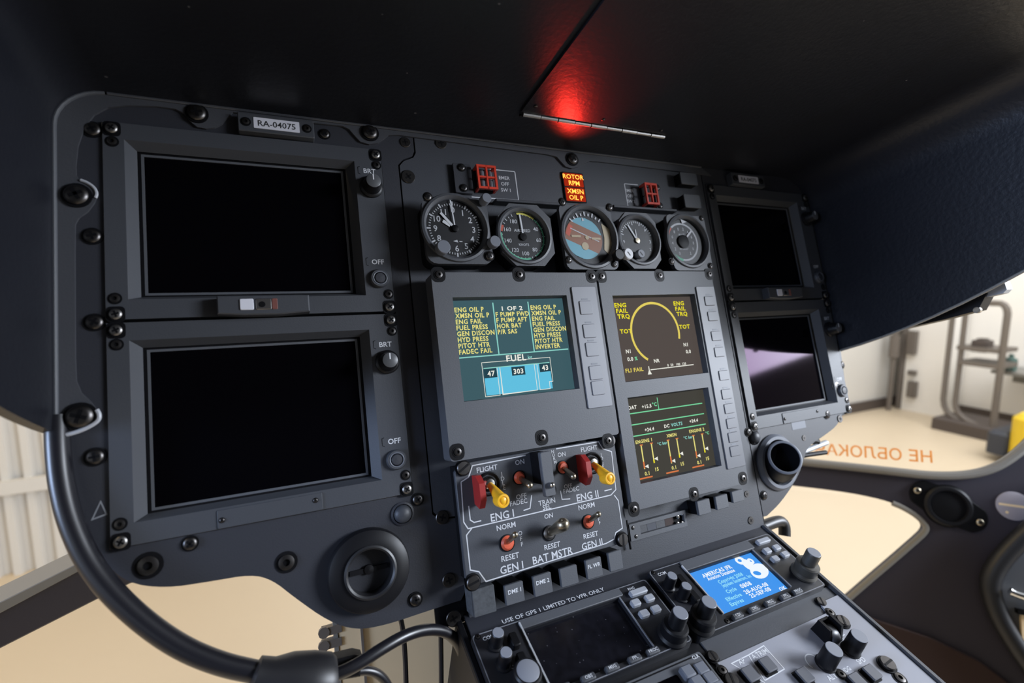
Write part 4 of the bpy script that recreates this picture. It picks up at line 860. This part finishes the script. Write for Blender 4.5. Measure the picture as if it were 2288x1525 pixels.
# ================================================================== air vents and round knobs on the panel
def vent_ring(label, c, R, g): return thing('air_vent', label, 'vent', base=(c[0], c[1], 0), group=g)
c = A(828, 1277, 14); R = 42
t = vent_ring('large round black air vent on the lower left of the panel', c, R, 'panel air vents')
b = MB(); b.lathe((c[0], c[1], 0), [(R + 1.5, 0), (R + 2, 6), (R, 11), (R - 8, 15), (R - 15, 15.5), (R - 17, 13)], 56, cap=False); part(t, 'collar', b, 'knob')
b = MB(); b.lathe((c[0], c[1], 0), [(R - 15, 13), (R - 14.5, 17.5), (R - 16.5, 18.5), (R - 18.5, 17), (R - 19, -14)], 56, cap=False); part(t, 'nozzle', b, 'rubber')
b = MB(); b.lathe((c[0], c[1], 0), [(R - 18, -3), (R - 18, -2)], 40, 0); b.box((c[0] - 20, c[1] - 3, -2), (c[0] + 20, c[1] + 2, 3), 1); b.lathe((c[0], c[1], -2), [(5, 0), (5, 6), (0.001, 7)], 16, 1); part(t, 'flap', b, ['black', 'knob'])
c = A(1742, 1032, 6); R = 45
t = vent_ring('swivelled black eyeball air vent on the lower right of the panel', c, R, 'panel air vents')
b = MB(); b.lathe((c[0], c[1], 0), [(R + 1, 0), (R + 1, 3), (R - 3, 8), (R - 8, 8), (R - 9, 2)], 48, cap=False); part(t, 'collar', b, 'greycap')
b = MB(); mo = A(1757, 1020, 34); Mx = Vector((mo[0] - c[0], mo[1] - c[1], 38)).to_track_quat('Z', 'Y').to_matrix()
pr = [(R - 9 if 0 else 36 * math.cos(math.radians(a)), 36 * math.sin(math.radians(a))) for a in (-35, -15, 5, 25, 42)] + [(26.5, 30), (26.5, 38), (25, 39.5), (22.5, 39.5), (22, 37), (21.5, 4)]
b.lathe((c[0], c[1], -4), pr, 44, M=Mx, cap=False); nz = part(t, 'nozzle', b, 'knob')
b = MB(); b.lathe((c[0], c[1], -4), [(26.8, 37.5), (26.8, 39.6), (25, 40.6), (23, 40.4), (22.4, 38.5)], 44, M=Mx, cap=False); part(nz, 'lip', b, 'greycap')
b = MB(); b.lathe((c[0], c[1], -4), [(22, 5), (22, 6)], 32, M=Mx); part(nz, 'flap', b, 'black')
for px, py, r, lab in ((901, 1148, 10.5, 'round push knob right above the left air vent'), (1689, 976, 10, 'round push knob beside the right air vent')):
    c = A(px, py, 4)
    b = MB(); b.lathe((c[0], c[1], 0), [(r * 1.25, 0), (r * 1.25, 1.5), (r * 1.05, 2.5), (r * 1.0, .8)], 26, cap=False); kn_ = part(ip, 'push_knob', b, 'black' if px > 1000 else 'panel', lab)
    b = MB(); b.lathe((c[0], c[1], 0), [(r * .95, 0), (r * .95, 3), (r * .8, 6), (r * .45, 8), (0.001, 8.6)], 26); part(kn_, 'dome', b, 'bezel')
# ================================================================== pedestal
pd = thing('pedestal', 'dark sloping centre pedestal carrying the navigation units', 'pedestal', PED, (430, 0, 0))
b = MB(); b.prism([(172, -640), (690, -640), (690, 3), (172, 3)], -230, 0, 2); part(pd, 'body', b, 'knob')
b = MB(); b.prism([(183, -26), (690, -20), (690, 8), (183, 8)], 0, 3.5, .8); ts = part(pd, 'top_strip', b, 'panel')
b = MB(); p0, p1 = B(1108, 1397, 3.6), B(1362, 1311, 3.6); b.text('USE OF GPS 1 LIMITED TO VFR ONLY', ((p0[0] + p1[0]) / 2, (p0[1] + p1[1]) / 2 + 1), 5.4, 3.8, xs=(p1[0] - p0[0]) / 128.0 * .93); part(ts, 'lettering', b, 'print')
for x in (172, 684): b = MB(); b.prism([(x, -640), (x + 7, -640), (x + 7, 3), (x, 3)], 0, 7 if x > 300 else 5, 1.2); part(pd, 'side_rail', b, 'bezel' if x > 300 else 'black')
GM = 12.0
def gps(px, label, lit):
    u0, d0, u1, d1 = rpx(px['rect'], B, GM); w_, h = u1 - u0, d1 - d0
    def g(a, q): return (u0 + w_ * a, d1 - h * q)
    t = thing('navigation_unit', label, 'navigation unit', PED, ((u0 + u1) / 2, d0, 0), 'navigation units')
    so = rpx(px['scr'], B, GM - 3)
    b = MB(); plate(b, rr(u0, d0, u1, d1, 4, 3), [[(so[0], so[1]), (so[2], so[1]), (so[2], so[3]), (so[0], so[3])]], -2, GM); part(t, 'bezel', b, 'gpsblack', ang=20)
    b = MB(); b.ribbon(rr(u0 + 1.5, d0 + 1.5, u1 - 1.5, d1 - 1.5, 4, 3), 1.2, GM + .15, True); part(t, 'edge_line', b, 'keystrip')
    b = MB(); b.prism(rr(so[0] - 1, so[3] + 1.5, so[2] + 8, d1 - 2, 1.5, 2), GM - .2, GM + 1.6, .6); part(t, 'top_bar', b, 'module')
    b = MB(); b.box((so[0] - 2, so[1] - 2, GM - 7), (so[2] + 2, so[3] + 2, GM - 5)); sn = part(t, 'screen', b, 'gps_blue' if lit else 'screen_dusty', 'lit blue screen' if lit else 'dusty dark screen')
    b = MB(); b.box((so[0] - 2.4, so[1], GM - 1), (so[0] - .4, so[3] + 10, GM + 2.2)); part(t, 'screen_edge', b, 'tie'); b = MB(); b.box((so[2] + .4, so[1], GM - 1), (so[2] + 1.8, so[3], GM + 1.6)); part(t, 'screen_edge', b, 'keystrip')
    if lit:
        s = Scr(so, GM - 4.8)
        s.text('AMERICAS IFR', .38, .14, 6.0, 'gps_white', xs=.95); s.text('Aviation Database', .39, .235, 5.2, 'gps_white', xs=.85)
        s.text('Copyright 2008', .46, .37, 5.2, 'gps_cyan', xs=.9); s.text('Jeppesen Sanderson, Inc', .50, .46, 5.0, 'gps_cyan', xs=.72)
        s.text('Cycle', .34, .60, 5.2, 'gps_cyan'); s.text('0808', .56, .60, 6, 'gps_white', xs=1.1)
        s.text('Effective', .30, .74, 5.2, 'gps_cyan'); s.text('28-AUG-08', .64, .735, 5.6, 'gps_white', xs=1.1); s.text('Expires', .28, .85, 5.2, 'gps_cyan'); s.text('25-SEP-08', .64, .84, 5.6, 'gps_white', xs=1.1); s.text('OK', .94, .93, 5.6, 'gps_white')
        # white blob emblem with an oval at its end
        em = s.m('gps_white'); cc = s.p(.83, .30)
        def ell(cx, cy, rx, ry, rot_=0, n=22): return [(cc[0] + cx + rx * math.cos(a) * math.cos(rot_) - ry * math.sin(a) * math.sin(rot_), cc[1] + cy + rx * math.cos(a) * math.sin(rot_) + ry * math.sin(a) * math.cos(rot_)) for a in [2 * math.pi * i / n for i in range(n)]]
        em.poly(ell(-7, 14, 8, 7), GM - 4.8); em.poly(ell(-1, 4, 8, 11, .2), GM - 4.78); em.poly(ell(8, 8, 5, 5), GM - 4.77); em.poly(ell(6, -9, 17, 11, .25), GM - 4.76)
        hb = s.m('gps_blue'); hb.poly(ell(-8, 14, 3.2, 2.6), GM - 4.6); hb.poly(ell(-1, -11, 6, 3.6, -.3), GM - 4.6); hb.poly(ell(8, 8, 1.2, 1.6), GM - 4.6)
        s.done(sn, 'screen_graphics')
    def key(a, q, kw, kh, mt='module', hh=5): x, y = g(a, q); b = MB(); b.prism(rr(x - kw / 2, y - kh / 2, x + kw / 2, y + kh / 2, min(kw, kh) * .25, 3), GM - .5, GM + hh, 1.2); return part(t, 'key', b, mt)
    for a in (.285, .41, .535, .66, .765): key(a, .945, 17, 7, 'bezel')
    b = MB()
    for a, tx in zip((.285, .41, .535, .66, .765), ('CDI', 'OBS', 'MSG', 'FPL', 'PROC')): b.text(tx, g(a, .945), 3.6, GM + 5.2)
    b.text('RNG', g(.885, .075), 3.6, GM + .2); b.text('COM', g(.075, .09), 4.4, GM + .2); b.text('VLOC', g(.10, .52), 4.0, GM + .2); part(t, 'lettering', b, 'print')
    def inv(p, m): x, y = B(*p, m); return ((x - u0) / w_, (d1 - y) / h)
    key(*inv(px['rng'], GM + 5), 26, 8, 'keywhite')
    for p in px['keys']: key(*inv(p, GM + 5), 13, 9, 'keywhite')
    for p in px['flip']: key(*inv(p, GM + 9), 10, 16, 'black', 9)
    def kn(aq, prof, mt, capm='knobcap'):
        x, y = g(*aq); b = MB(); b.lathe((x, y, GM), prof, 26, 0); r_, z_ = prof[-1]; b.lathe((x, y, GM), [(r_, z_), (r_ * .94, z_ + .4), (0.001, z_ + .4)], 26, 1); return part(t, 'knob', b, [mt, capm])
    for p in px['small']: kn(inv(p, GM + 21), [(9, 0), (9, 2), (7, 3), (7, 20), (6.2, 21)], 'knob', 'capgrey')
    big = [(17, 0), (17.5, 3), (15, 6), (15.5, 18), (13.8, 20), (9.6, 20.5), (9.6, 38), (8.8, 40)]
    if lit: kn(inv(px['bigl'], GM), big, 'knob', 'capgrey')
    else: kn(inv(px['bigl'], GM + 18), [(15, 0), (15, 16), (13.4, 18), (12, 18)], 'knob', 'capgrey')
    kn(inv(px['bigr'], GM), big, 'knob' if not lit else 'bronze', 'capgrey')
    screw(t, L3(g(.03, .04), GM), 2.5, 'sock'); screw(t, L3(g(.215, .945) if lit else g(.03, .9), GM), 2.8, 'sock')
    return t
mat('screen_dusty', (0.006, 0.006, 0.009), 0.22, spec=0.4, var=0.8, vscale=160); specks('screen_dusty', 190.0, 0.10, (0.05, 0.05, 0.06)); mat('bronze', (0.055, 0.05, 0.042), 0.4)
gps(dict(rect=[(1058, 1420), (1440, 1290), (1556, 1439), (1112, 1600)], scr=[(1168, 1415), (1379, 1338), (1462, 1454), (1237, 1545)], rng=(1427, 1318), keys=[(1421, 1343), (1452, 1332), (1440, 1367), (1466, 1357)], flip=[(1150, 1425), (1168, 1470)],
         small=[(1113, 1412), (1131, 1456)], bigl=(1180, 1497), bigr=(1500, 1420)), 'left navigation unit with a dusty dark screen and big black knob', False)
gps(dict(rect=[(1450, 1283), (1710, 1185), (1838, 1300), (1572, 1433)], scr=[(1536, 1284), (1674, 1230), (1765, 1313), (1618, 1375)], rng=(1706, 1205), keys=[(1715, 1227), (1736, 1220), (1733, 1245), (1755, 1235)], flip=[(1524, 1292), (1553, 1328)],
         small=[(1502, 1285), (1534, 1308)], bigl=(1563, 1395), bigr=(1795, 1280)), 'right navigation unit with a lit blue database screen', True)
# dark strip in place of the right unit's shadow, autopilot panel, keypad unit
def Q(x, y): return (x / 4.0857 + 1540, y / 4.0857 + 1270)
def QB(x, y, m=4.0): return B(*Q(x, y), m)
fs_ = [QB(115, 715, 2), QB(1190, 185, 2), QB(1255, 290, 2), QB(1245, 385, 2), QB(245, 875, 2)]
b = MB(); b.prism([(440, -150), (682, -145), (682, -112), (440, -113)], 0, 2, .5); fst = thing('shadow_strip', 'dark strip standing in for the shadow between the right navigation unit and the autopilot panel', 'strip', PED, (560, -130, 0)); part(fst, 'strip', b, 'bezel')
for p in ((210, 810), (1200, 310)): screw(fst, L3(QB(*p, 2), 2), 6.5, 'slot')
ap = thing('autopilot_panel', 'light grey autopilot panel with AP and A.TRIM buttons at the pedestal foot', 'control panel', PED, (560, -300, 0))
a0, a1 = QB(248, 872), QB(1245, 386); yt = (a0[1] + a1[1]) / 2
b = MB(); b.prism([(a0[0] + 2, yt - 210), (683, yt - 210), (683, yt + 14), (a1[0] + 3, yt + 14), (a1[0], yt), (a0[0] + 2, yt)], 0, 4, .8); part(ap, 'face', b, 'apface')
b = MB(); z = 4.2
for pl in ([(690, 1040), (385, 865), (540, 788), (690, 1020)], [(540, 788), (680, 702), (868, 915), (690, 1020)], [(930, 965), (1050, 890), (1150, 1010)], [(1290, 660), (1420, 600)]): b.ribbon([QB(*p) for p in pl], 1.2, z)
for tx, x, y, h in (('AP', 475, 845, 6), ('A.TRIM', 640, 775, 6), ('ALT', 1300, 985, 6), ('HDG', 1430, 920, 5), ('SPD', 1565, 835, 6)): b.text(tx, QB(x, y), h, z)
for p in ((1400, 690), (1135, 850)): b.arc(QB(*p), 8.5, 9.8, -120, 120, z)
part(ap, 'lettering', b, 'white')
for x, y in ((560, 955), (720, 868), (1060, 968), (1672, 940), (1540, 1015), (585, 1125)):
    k_ = QB(x, y, 10); b = MB(); b.prism(rr(k_[0] - 10, k_[1] - 9.5, k_[0] + 9, k_[1] + 9.5, 1.5, 2), 3, 5.0, .4, 1); b.box((k_[0] - 7.8, k_[1] - 7.8, 4), (k_[0] + 7.8, k_[1] + 7.8, 9), 1); b.prism(rr(k_[0] - 8, k_[1] - 8, k_[0] + 8, k_[1] + 8, 1.5, 2), 9, 11, .8, 0); part(ap, 'button', b, ['keystrip2', 'black'])
for (bx, by), r in (((1240, 870), 10.5), ((1470, 745), 10.2)):
    k_ = QB(bx, by, 4); b = MB(); b.lathe((k_[0], k_[1], 4), [(r * 1.1, 0), (r * 1.1, 2), (r, 3), (r * .96, 25), (r * .9, 27)], 26, 0); b.lathe((k_[0], k_[1], 4), [(r * .9, 27), (r * .86, 27.4), (0.001, 27.4)], 26, 1); part(ap, 'knob', b, ['knob', 'capgrey'])
k_ = QB(1255, 600, 4); b = MB()
for dx in (-14, 8): 
    pr = [(-13, 0), (13, 0), (10, 20), (-6, 20)]; f = [(k_[0] + dx, k_[1] + y, 4 + z_) for y, z_ in pr]; g_ = [(k_[0] + dx + 4, k_[1] + y, 4 + z_) for y, z_ in pr]
    b.add(f + g_, [(3, 2, 1, 0), (4, 5, 6, 7)] + [(i, (i + 1) % 4, 4 + (i + 1) % 4, 4 + i) for i in range(4)])
b.box((k_[0] - 10, k_[1] + 9, 4), (k_[0] + 8, k_[1] + 12, 20)); gd = part(ap, 'wheel_guard', b, 'black'); 
b = MB(); b.lathe((0, 0, 0), [(11, -7), (12, -5), (12, 5), (11, 7)], 24, M=Matrix.Rotation(math.pi / 2, 3, 'Y')); b.v = [(x + k_[0] - 1, y + k_[1] - 2, z_ + 6) for x, y, z_ in b.v]; part(gd, 'thumb_wheel', b, 'knobcap')
for (x, y), r, kd in (((300, 930), 5, 'sock'), ((1395, 490), 8, 'slot'), ((1285, 400), 5, 'sock'), ((1800, 880), 9, 'slot'), ((1920, 1000), 6, 'sock'), ((380, 1030), 8, 'slot'), ((1385, 965), 5, 'sock')): screw(ap, L3(QB(x, y), 4), r, kd)
def Q2(x, y, m=8): return B(x / 8.1714 + 1440, y / 8.1714 + 1420, m)
ku = Q2(1000, 265); kt = thing('keypad_unit', 'grey keypad unit with pale keys below the left navigation unit', 'keypad', PED, (ku[0] - 120, ku[1] - 60, 0))
b = MB(); b.prism(rr(ku[0] - 245, ku[1] - 110, ku[0], ku[1], 3, 3), 0, 8, .8); part(kt, 'face', b, 'module')
b = MB(); b.ribbon(rr(ku[0] - 243, ku[1] - 108, ku[0] - 3.5, ku[1] - 3.5, 3, 3), 1.6, 8.2, True); part(kt, 'edge_groove', b, 'black')
for x, y in ((800, 620), (1045, 560), (1210, 740), (985, 815), (1380, 920), (1150, 1000)):
    k_ = Q2(x, y, 15); b = MB(); b.prism(rr(k_[0] - 7.5, k_[1] - 6.5, k_[0] + 7.5, k_[1] + 6.5, 2, 3), 8, 15, 1.5); part(kt, 'key', b, 'greycap')
k_ = Q2(540, 640); b = MB(); b.prism(rr(k_[0] - 120, k_[1] - 60, k_[0], k_[1] - 4, 2, 2), 7.5, 9, .5); part(kt, 'display_window', b, 'screen_off')
b = MB(); k_ = Q2(930, 380); b.text('CLR', k_, 4, 8.3); part(kt, 'lettering', b, 'white')

# ================================================================== cables and connectors
def pth(l, r_, seg=12, it=3, taper=None): b = MB(); b.tube(smooth([(*A(x, y, n), n) for x, y, n in l], it), r_, seg); return b
b = pth([(128, 930, -2), (128, 990, 2), (136, 1080, 6), (158, 1170, 10), (205, 1270, 14), (285, 1360, 20), (390, 1440, 26), (490, 1483, 30), (580, 1502, 32)], 9.6, 16)
solid('power_cable', b, 'cable', 'thick glossy black cable curving down the left panel edge', 'cable', base=(*A(285, 1360, 20), 20))
bt = thing('cable_boot', 'fat black rubber connector boot at the end of the thick cable', 'connector', base=(*A(650, 1515, 32), 32))
pts = [Vector((*A(x, y, 32), 32)) for x, y in ((562, 1512), (568, 1513), (600, 1518), (640, 1522), (690, 1524), (735, 1521), (752, 1517))]
b = MB(); b.tube(pts, 1, 24, taper=[12, 18, 19, 25, 27, 25, 20]); part(bt, 'sleeve', b, 'rubber')
b = MB(); p = pts[3]; b.lathe((p.x, p.y, 57), [(1.6, 0), (1.6, 1.2)], 10); part(bt, 'pin_hole', b, 'black')
b = MB(); q0 = A(700, 1475, 20); q1 = A(798, 1452, 20); b.prism([(q0[0] - 4, q0[1] - 18), (q1[0], q1[1] - 22), (q1[0] + 4, q1[1] - 4), (q1[0] - 4, q1[1]), (q0[0] - 4, q0[1])], 10, 30, 2); part(bt, 'plug_body', b, 'black')
b = pth([(735, 1512, 40), (790, 1490, 40), (850, 1450, 34), (905, 1418, 24), (955, 1404, 10), (1000, 1410, 0), (1028, 1440, -6), (1042, 1490, -8), (1052, 1560, -8)], 6.2, 14)
solid('cable', b, 'cable', 'black cable looping from the boot up to the pedestal', 'cable', base=(*A(905, 1418, 24), 24))
b = pth([(790, 1500, 25), (825, 1496, 22), (855, 1510, 18), (878, 1550, 12)], 4.6, 12); solid('cable', b, 'cable', 'short black cable bending down behind the boot', 'cable', base=(*A(855, 1510, 18), 18))
for l, lab in (([(892, 1370, -60), (900, 1400, -60), (906, 1470, -60), (908, 1560, -60)], 'thin black wire hanging below the left air vent'), ([(985, 1340, -60), (985, 1420, -60), (986, 1480, -60), (986, 1560, -60)], 'thin black wire hanging beside the pedestal')):
    b = pth(l, 3.2, 8); solid('wire', b, 'cable', lab, 'wire', base=(*A(l[1][0], l[1][1], -60), -60), group='hanging wires')
# small strip of mounting hardware on the nose partition
def z150(x, y): return A(x, y, -150)
p0 = z150(752, 1360); p1 = z150(1012, 1580); b = MB(); b.prism([(p0[0], p1[1]), (p1[0] + 30, p1[1]), (p1[0] + 30, p0[1] + 30), (p0[0], p0[1] + 30)], -175, -150, 1)
np_ = thing('nose_partition', 'tan painted partition panel under the panel beside the pedestal', 'partition', base=(p0[0], p1[1], -170)); part(np_, 'face', b, 'tan')
b = MB(); x = z150(806, 1420)[0]; b.box((x, p1[1], -150), (x + 3, p0[1] + 25, -146)); part(np_, 'rib', b, 'pipe')
for y in (1408, 1438): q = z150(738, y); b = MB(); b.box((q[0] - 10, q[1] - 5, -160), (q[0] + 14, q[1] + 5, -148)); b.lathe((q[0] - 8, q[1], -152), [(7, 0), (7, 5)], 10); part(np_, 'bracket', b, 'pipe')
b = MB(); q = z150(752, 1430); b.box((q[0] - 3, p1[1], -162), (q[0] + 2, q[1] + 25, -149)); part(np_, 'flange', b, 'trimgrey')
# bent grab tube and wiring behind the right wing
b = pth([(1660, 1192, -30), (1700, 1178, -30), (1728, 1166, -30), (1746, 1163, -30), (1753, 1176, -30), (1753, 1196, -30)], 9.5, 16, 2); solid('bent_tube', b, 'rubber', 'bent black tube poking out right of the pedestal', 'tube', base=(*A(1730, 1170, -30), -30))
wb = thing('wiring_plug', 'silver and black wiring plug under the right panel corner', 'plug', base=(*A(1810, 1005, -25), -25))
part(wb, 'lead', pth([(1790, 1010, -25), (1815, 1000, -25), (1846, 988, -25)], 5, 10, 1), 'silver'); part(wb, 'lead', pth([(1790, 1018, -22), (1815, 1014, -22), (1845, 1010, -22)], 4, 10, 1), 'black'); part(wb, 'plug_tip', pth([(1800, 985, -25), (1815, 984, -25), (1826, 986, -25)], 6, 10, 1), 'black')

# ================================================================== nose shell on the right: sill, windows, trims
c_ = Vector((-0.72, -0.62, 0.30)).normalized(); a_ = Vector((0, 0, 1)).cross(c_).normalized()
if a_.dot(X_) < 0: a_ = -a_
b_ = c_.cross(a_)
SH = Frame(at(2000, 1100, 1.15), a_, b_, c_)
def H(px, py, off=0.0): return hit(SH, px, py, off)
top = smooth([(1700, 1018), (1780, 1030), (1900, 1042), (2010, 1054), (2080, 1062), (2150, 1062), (2205, 1052), (2250, 1030), (2300, 990), (2420, 860)], 2)
lowe = smooth([(1640, 1565), (1885, 1345), (2052, 1203), (2072, 1182), (2066, 1168), (2040, 1145), (1990, 1120), (1900, 1100), (1770, 1084), (1690, 1076)], 2)
pl = [H(*p) for p in top] + [H(2650, 860), H(2650, 1800), H(1500, 1800)] + [H(*p) for p in lowe]
b = MB(); plate(b, pl, [], -45, 0); sill = structure('wall_nose', b, 'interior', SH, K, 20)
b = MB(); b.tube([(*H(*p, 3), 3) for p in top], 11, 10); structure('trim_1', b, 'trimgrey', SH, K)
b = MB(); b.tube([(*H(*p, 2), 2) for p in lowe[:26]], 7, 10); structure('trim_2', b, 'trimgrey', SH, K)
b = MB(); x = H(1990, 1085); b.box((x[0] - 2, x[1] - 70, -2), (x[0] + 2, x[1] + 40, 1.2)); structure('sill_joint', b, 'knob', parent=sill)
for nm, q in (('window_1', [(1600, 560), (2500, 560), (2500, 1075), (1600, 1025)]), ('window_2', [(1500, 1075), (2095, 1120), (2095, 1200), (1600, 1620), (1300, 1500)])):
    b = MB(); b.prism([H(*p, -22) for p in q], -24, -22); structure(nm, b, 'window_glass', SH, K)
b = MB(); p0, p1 = H(2083, 1020, -20), H(1822, 1001, -20); L = math.hypot(p1[0] - p0[0], p1[1] - p0[1])
vs, fs, x0, x1 = glyphs('НЕ ОБЛОКАЧ'); hcap = abs(H(2060, 1004, -20)[1] - H(2060, 1030, -20)[1]); xs = L / ((x1 - x0) * hcap / .727)
b.text('НЕ ОБЛОКАЧ', ((p0[0] + p1[0]) / 2, (p0[1] + p1[1]) / 2), hcap, -20, rot=math.atan2(p0[1] - p1[1], p0[0] - p1[0]), xs=xs, mirror=True)
w1 = bpy.data.objects['window_1']; structure('window_lettering', b, 'orange_print', parent=w1, scale=K)
# gasper vent and round placard on the sill
c = H(2118, 1130, 6); t = thing('sill_vent', 'round black air vent with two ear screws on the right sill', 'vent', SH, (c[0], c[1], 0)); R = abs(H(2118, 1086, 6)[1] - H(2118, 1174, 6)[1]) / 2 * .98
b = MB(); ear = [(c[0] + R * 1.75 * math.cos(a) * (1 if abs(math.cos(a)) > .8 else .62), c[1] + R * 1.12 * math.sin(a)) for a in [2 * math.pi * i / 40 for i in range(40)]]
ca, sa = math.cos(-.42), math.sin(-.42); ear = [(c[0] + (x - c[0]) * ca - (y - c[1]) * sa, c[1] + (x - c[0]) * sa + (y - c[1]) * ca) for x, y in ear]
b.prism(ear, 0, 5, 1); part(t, 'flange', b, 'black')
b = MB(); b.lathe((c[0], c[1], 0), [(R * 1.05, 4), (R * 1.05, 10), (R * .95, 15), (R * .82, 15), (R * .76, 8)], 40, cap=False); part(t, 'collar', b, 'knob')
b = MB(); b.lathe((c[0], c[1], 0), [(R * .78, 2), (R * .78, 9), (R * .3, 12), (0.001, 12.5)], 36); part(t, 'ball', b, 'black')
for s_ in (-1, 1): screw(t, (c[0] + s_ * R * 1.45 * ca, c[1] + s_ * R * 1.45 * sa, 5), R * .17, 'pan', 'brass')
c = H(2266, 1130, 4); R = abs(H(2266, 1098, 4)[1] - H(2266, 1162, 4)[1]) / 2; t = thing('round_placard', 'round pale placard with a brown stripe on the right sill', 'placard', SH, (c[0], c[1], 0))
b = MB(); b.lathe((c[0], c[1], 0), [(R, 0), (R, 3), (R * .95, 4), (0.001, 4)], 36); part(t, 'disc', b, 'placard'); b = MB(); b.rect(c[0] - R * .85, c[1] - R * .06, c[0] + R * .9, c[1] + R * .1, 4.2); b.disc((c[0] - R * .4, c[1] - R * .5), R * .1, 4.2, 10); part(t, 'print', b, 'tan')
# door panel with black rubber seal and chrome catch at the frame edge
dp = thing('door_panel', 'grey door panel with thick black rubber seal at the right frame edge', 'door panel', SH, (*H(2280, 1320, 40), 20))
ring = smooth([(2420, 1080), (2340, 1150), (2255, 1225), (2215, 1280), (2212, 1320), (2232, 1380), (2275, 1450), (2330, 1525), (2420, 1640)], 2)
b = MB(); b.tube([(*H(*p, 30), 30) for p in ring], 21, 14); part(dp, 'seal', b, 'rubber')
b = MB(); b.prism([H(*p, 30) for p in ring] + [H(2650, 1640, 30), H(2650, 1080, 30)], 15, 30); part(dp, 'face', b, 'module')
b = MB(); b.tube([(*H(*p, 50), 50) for p in ((2256, 1320), (2270, 1326), (2300, 1336), (2340, 1348))], 1, 12, taper=[9, 8, 9, 9]); part(dp, 'catch', b, 'chrome')
b = MB(); q0 = H(2274, 1360, 44); q1 = H(2330, 1382, 44); b.box((q0[0], q1[1], 30), (q1[0], q0[1], 46)); b.box((q0[0] + 8, q1[1] - 90, 30), (q1[0], q1[1], 40), 1); part(dp, 'catch_block', b, ['black', 'tan'])
# red-brown carpet edge below the sill
b = MB(); b.prism([H(*p, 12) for p in ((1880, 1352), (1960, 1385), (2080, 1425), (2190, 1478), (2300, 1560), (2100, 1620), (1980, 1500))], 2, 12, 2); solid('carpet_edge', b, 'redbrown', 'dark red-brown carpet edge low beside the pedestal', 'carpet', SH, (*H(2050, 1470, 12), 2))
# windscreen post end with silver tape beyond the hood
SD = Frame(PAN.w((1030, 0, 0)), V, N, U)
def HU(px, py, off=0.0): return hit(SD, px, py, off)
wp = thing('windscreen_post', 'dark windscreen post end with silver tape behind the hood edge', 'post', SD, (*HU(2150, 690), 0))
b = MB(); b.prism([HU(*p) for p in ((2020, 735), (2120, 712), (2192, 693), (2212, 655), (2200, 640), (2080, 690))], -10, 20, 2); part(wp, 'post', b, 'knob')
b = MB(); b.prism([HU(*p) for p in ((2205, 664), (2245, 655), (2254, 646), (2248, 628), (2232, 634), (2212, 648))], -6, 14, 2); part(wp, 'tape', b, 'silver')
b = MB(); q = HU(2192, 692); b.lathe((q[0], q[1], -14), [(5, 0), (5, 6), (0.001, 9)], 12); part(wp, 'rivet', b, 'chrome')
# lower left window frame beam
BF = Frame(at(120, 1350, 0.72), Vector((0.92, 0.35, -0.1)).normalized(), Vector((0, 0, 1)), Vector((0.35, -0.92, 0)).normalized())
BF.c = BF.a.cross(BF.b).normalized(); BF.b = BF.c.cross(BF.a).normalized()
if BF.c.dot(N) < 0: BF.c = -BF.c; BF.a = -BF.a
def HB(px, py, o=0.0): return hit(BF, px, py, o)
b = MB(); b.prism([HB(*p) for p in ((-200, 1555), (0, 1450), (217, 1340), (290, 1305), (420, 1250), (420, 1180), (290, 1215), (180, 1262), (0, 1358), (-200, 1460))], -50, 0, 3); structure('trim_3', b, 'interior', BF, K)
b = MB(); b.prism([HB(*p, 2) for p in ((-200, 1475), (0, 1370), (180, 1274), (290, 1222), (290, 1206), (180, 1255), (0, 1345), (-200, 1448))], -48, 2, 1); structure('trim_4', b, 'trimgrey', BF, K)
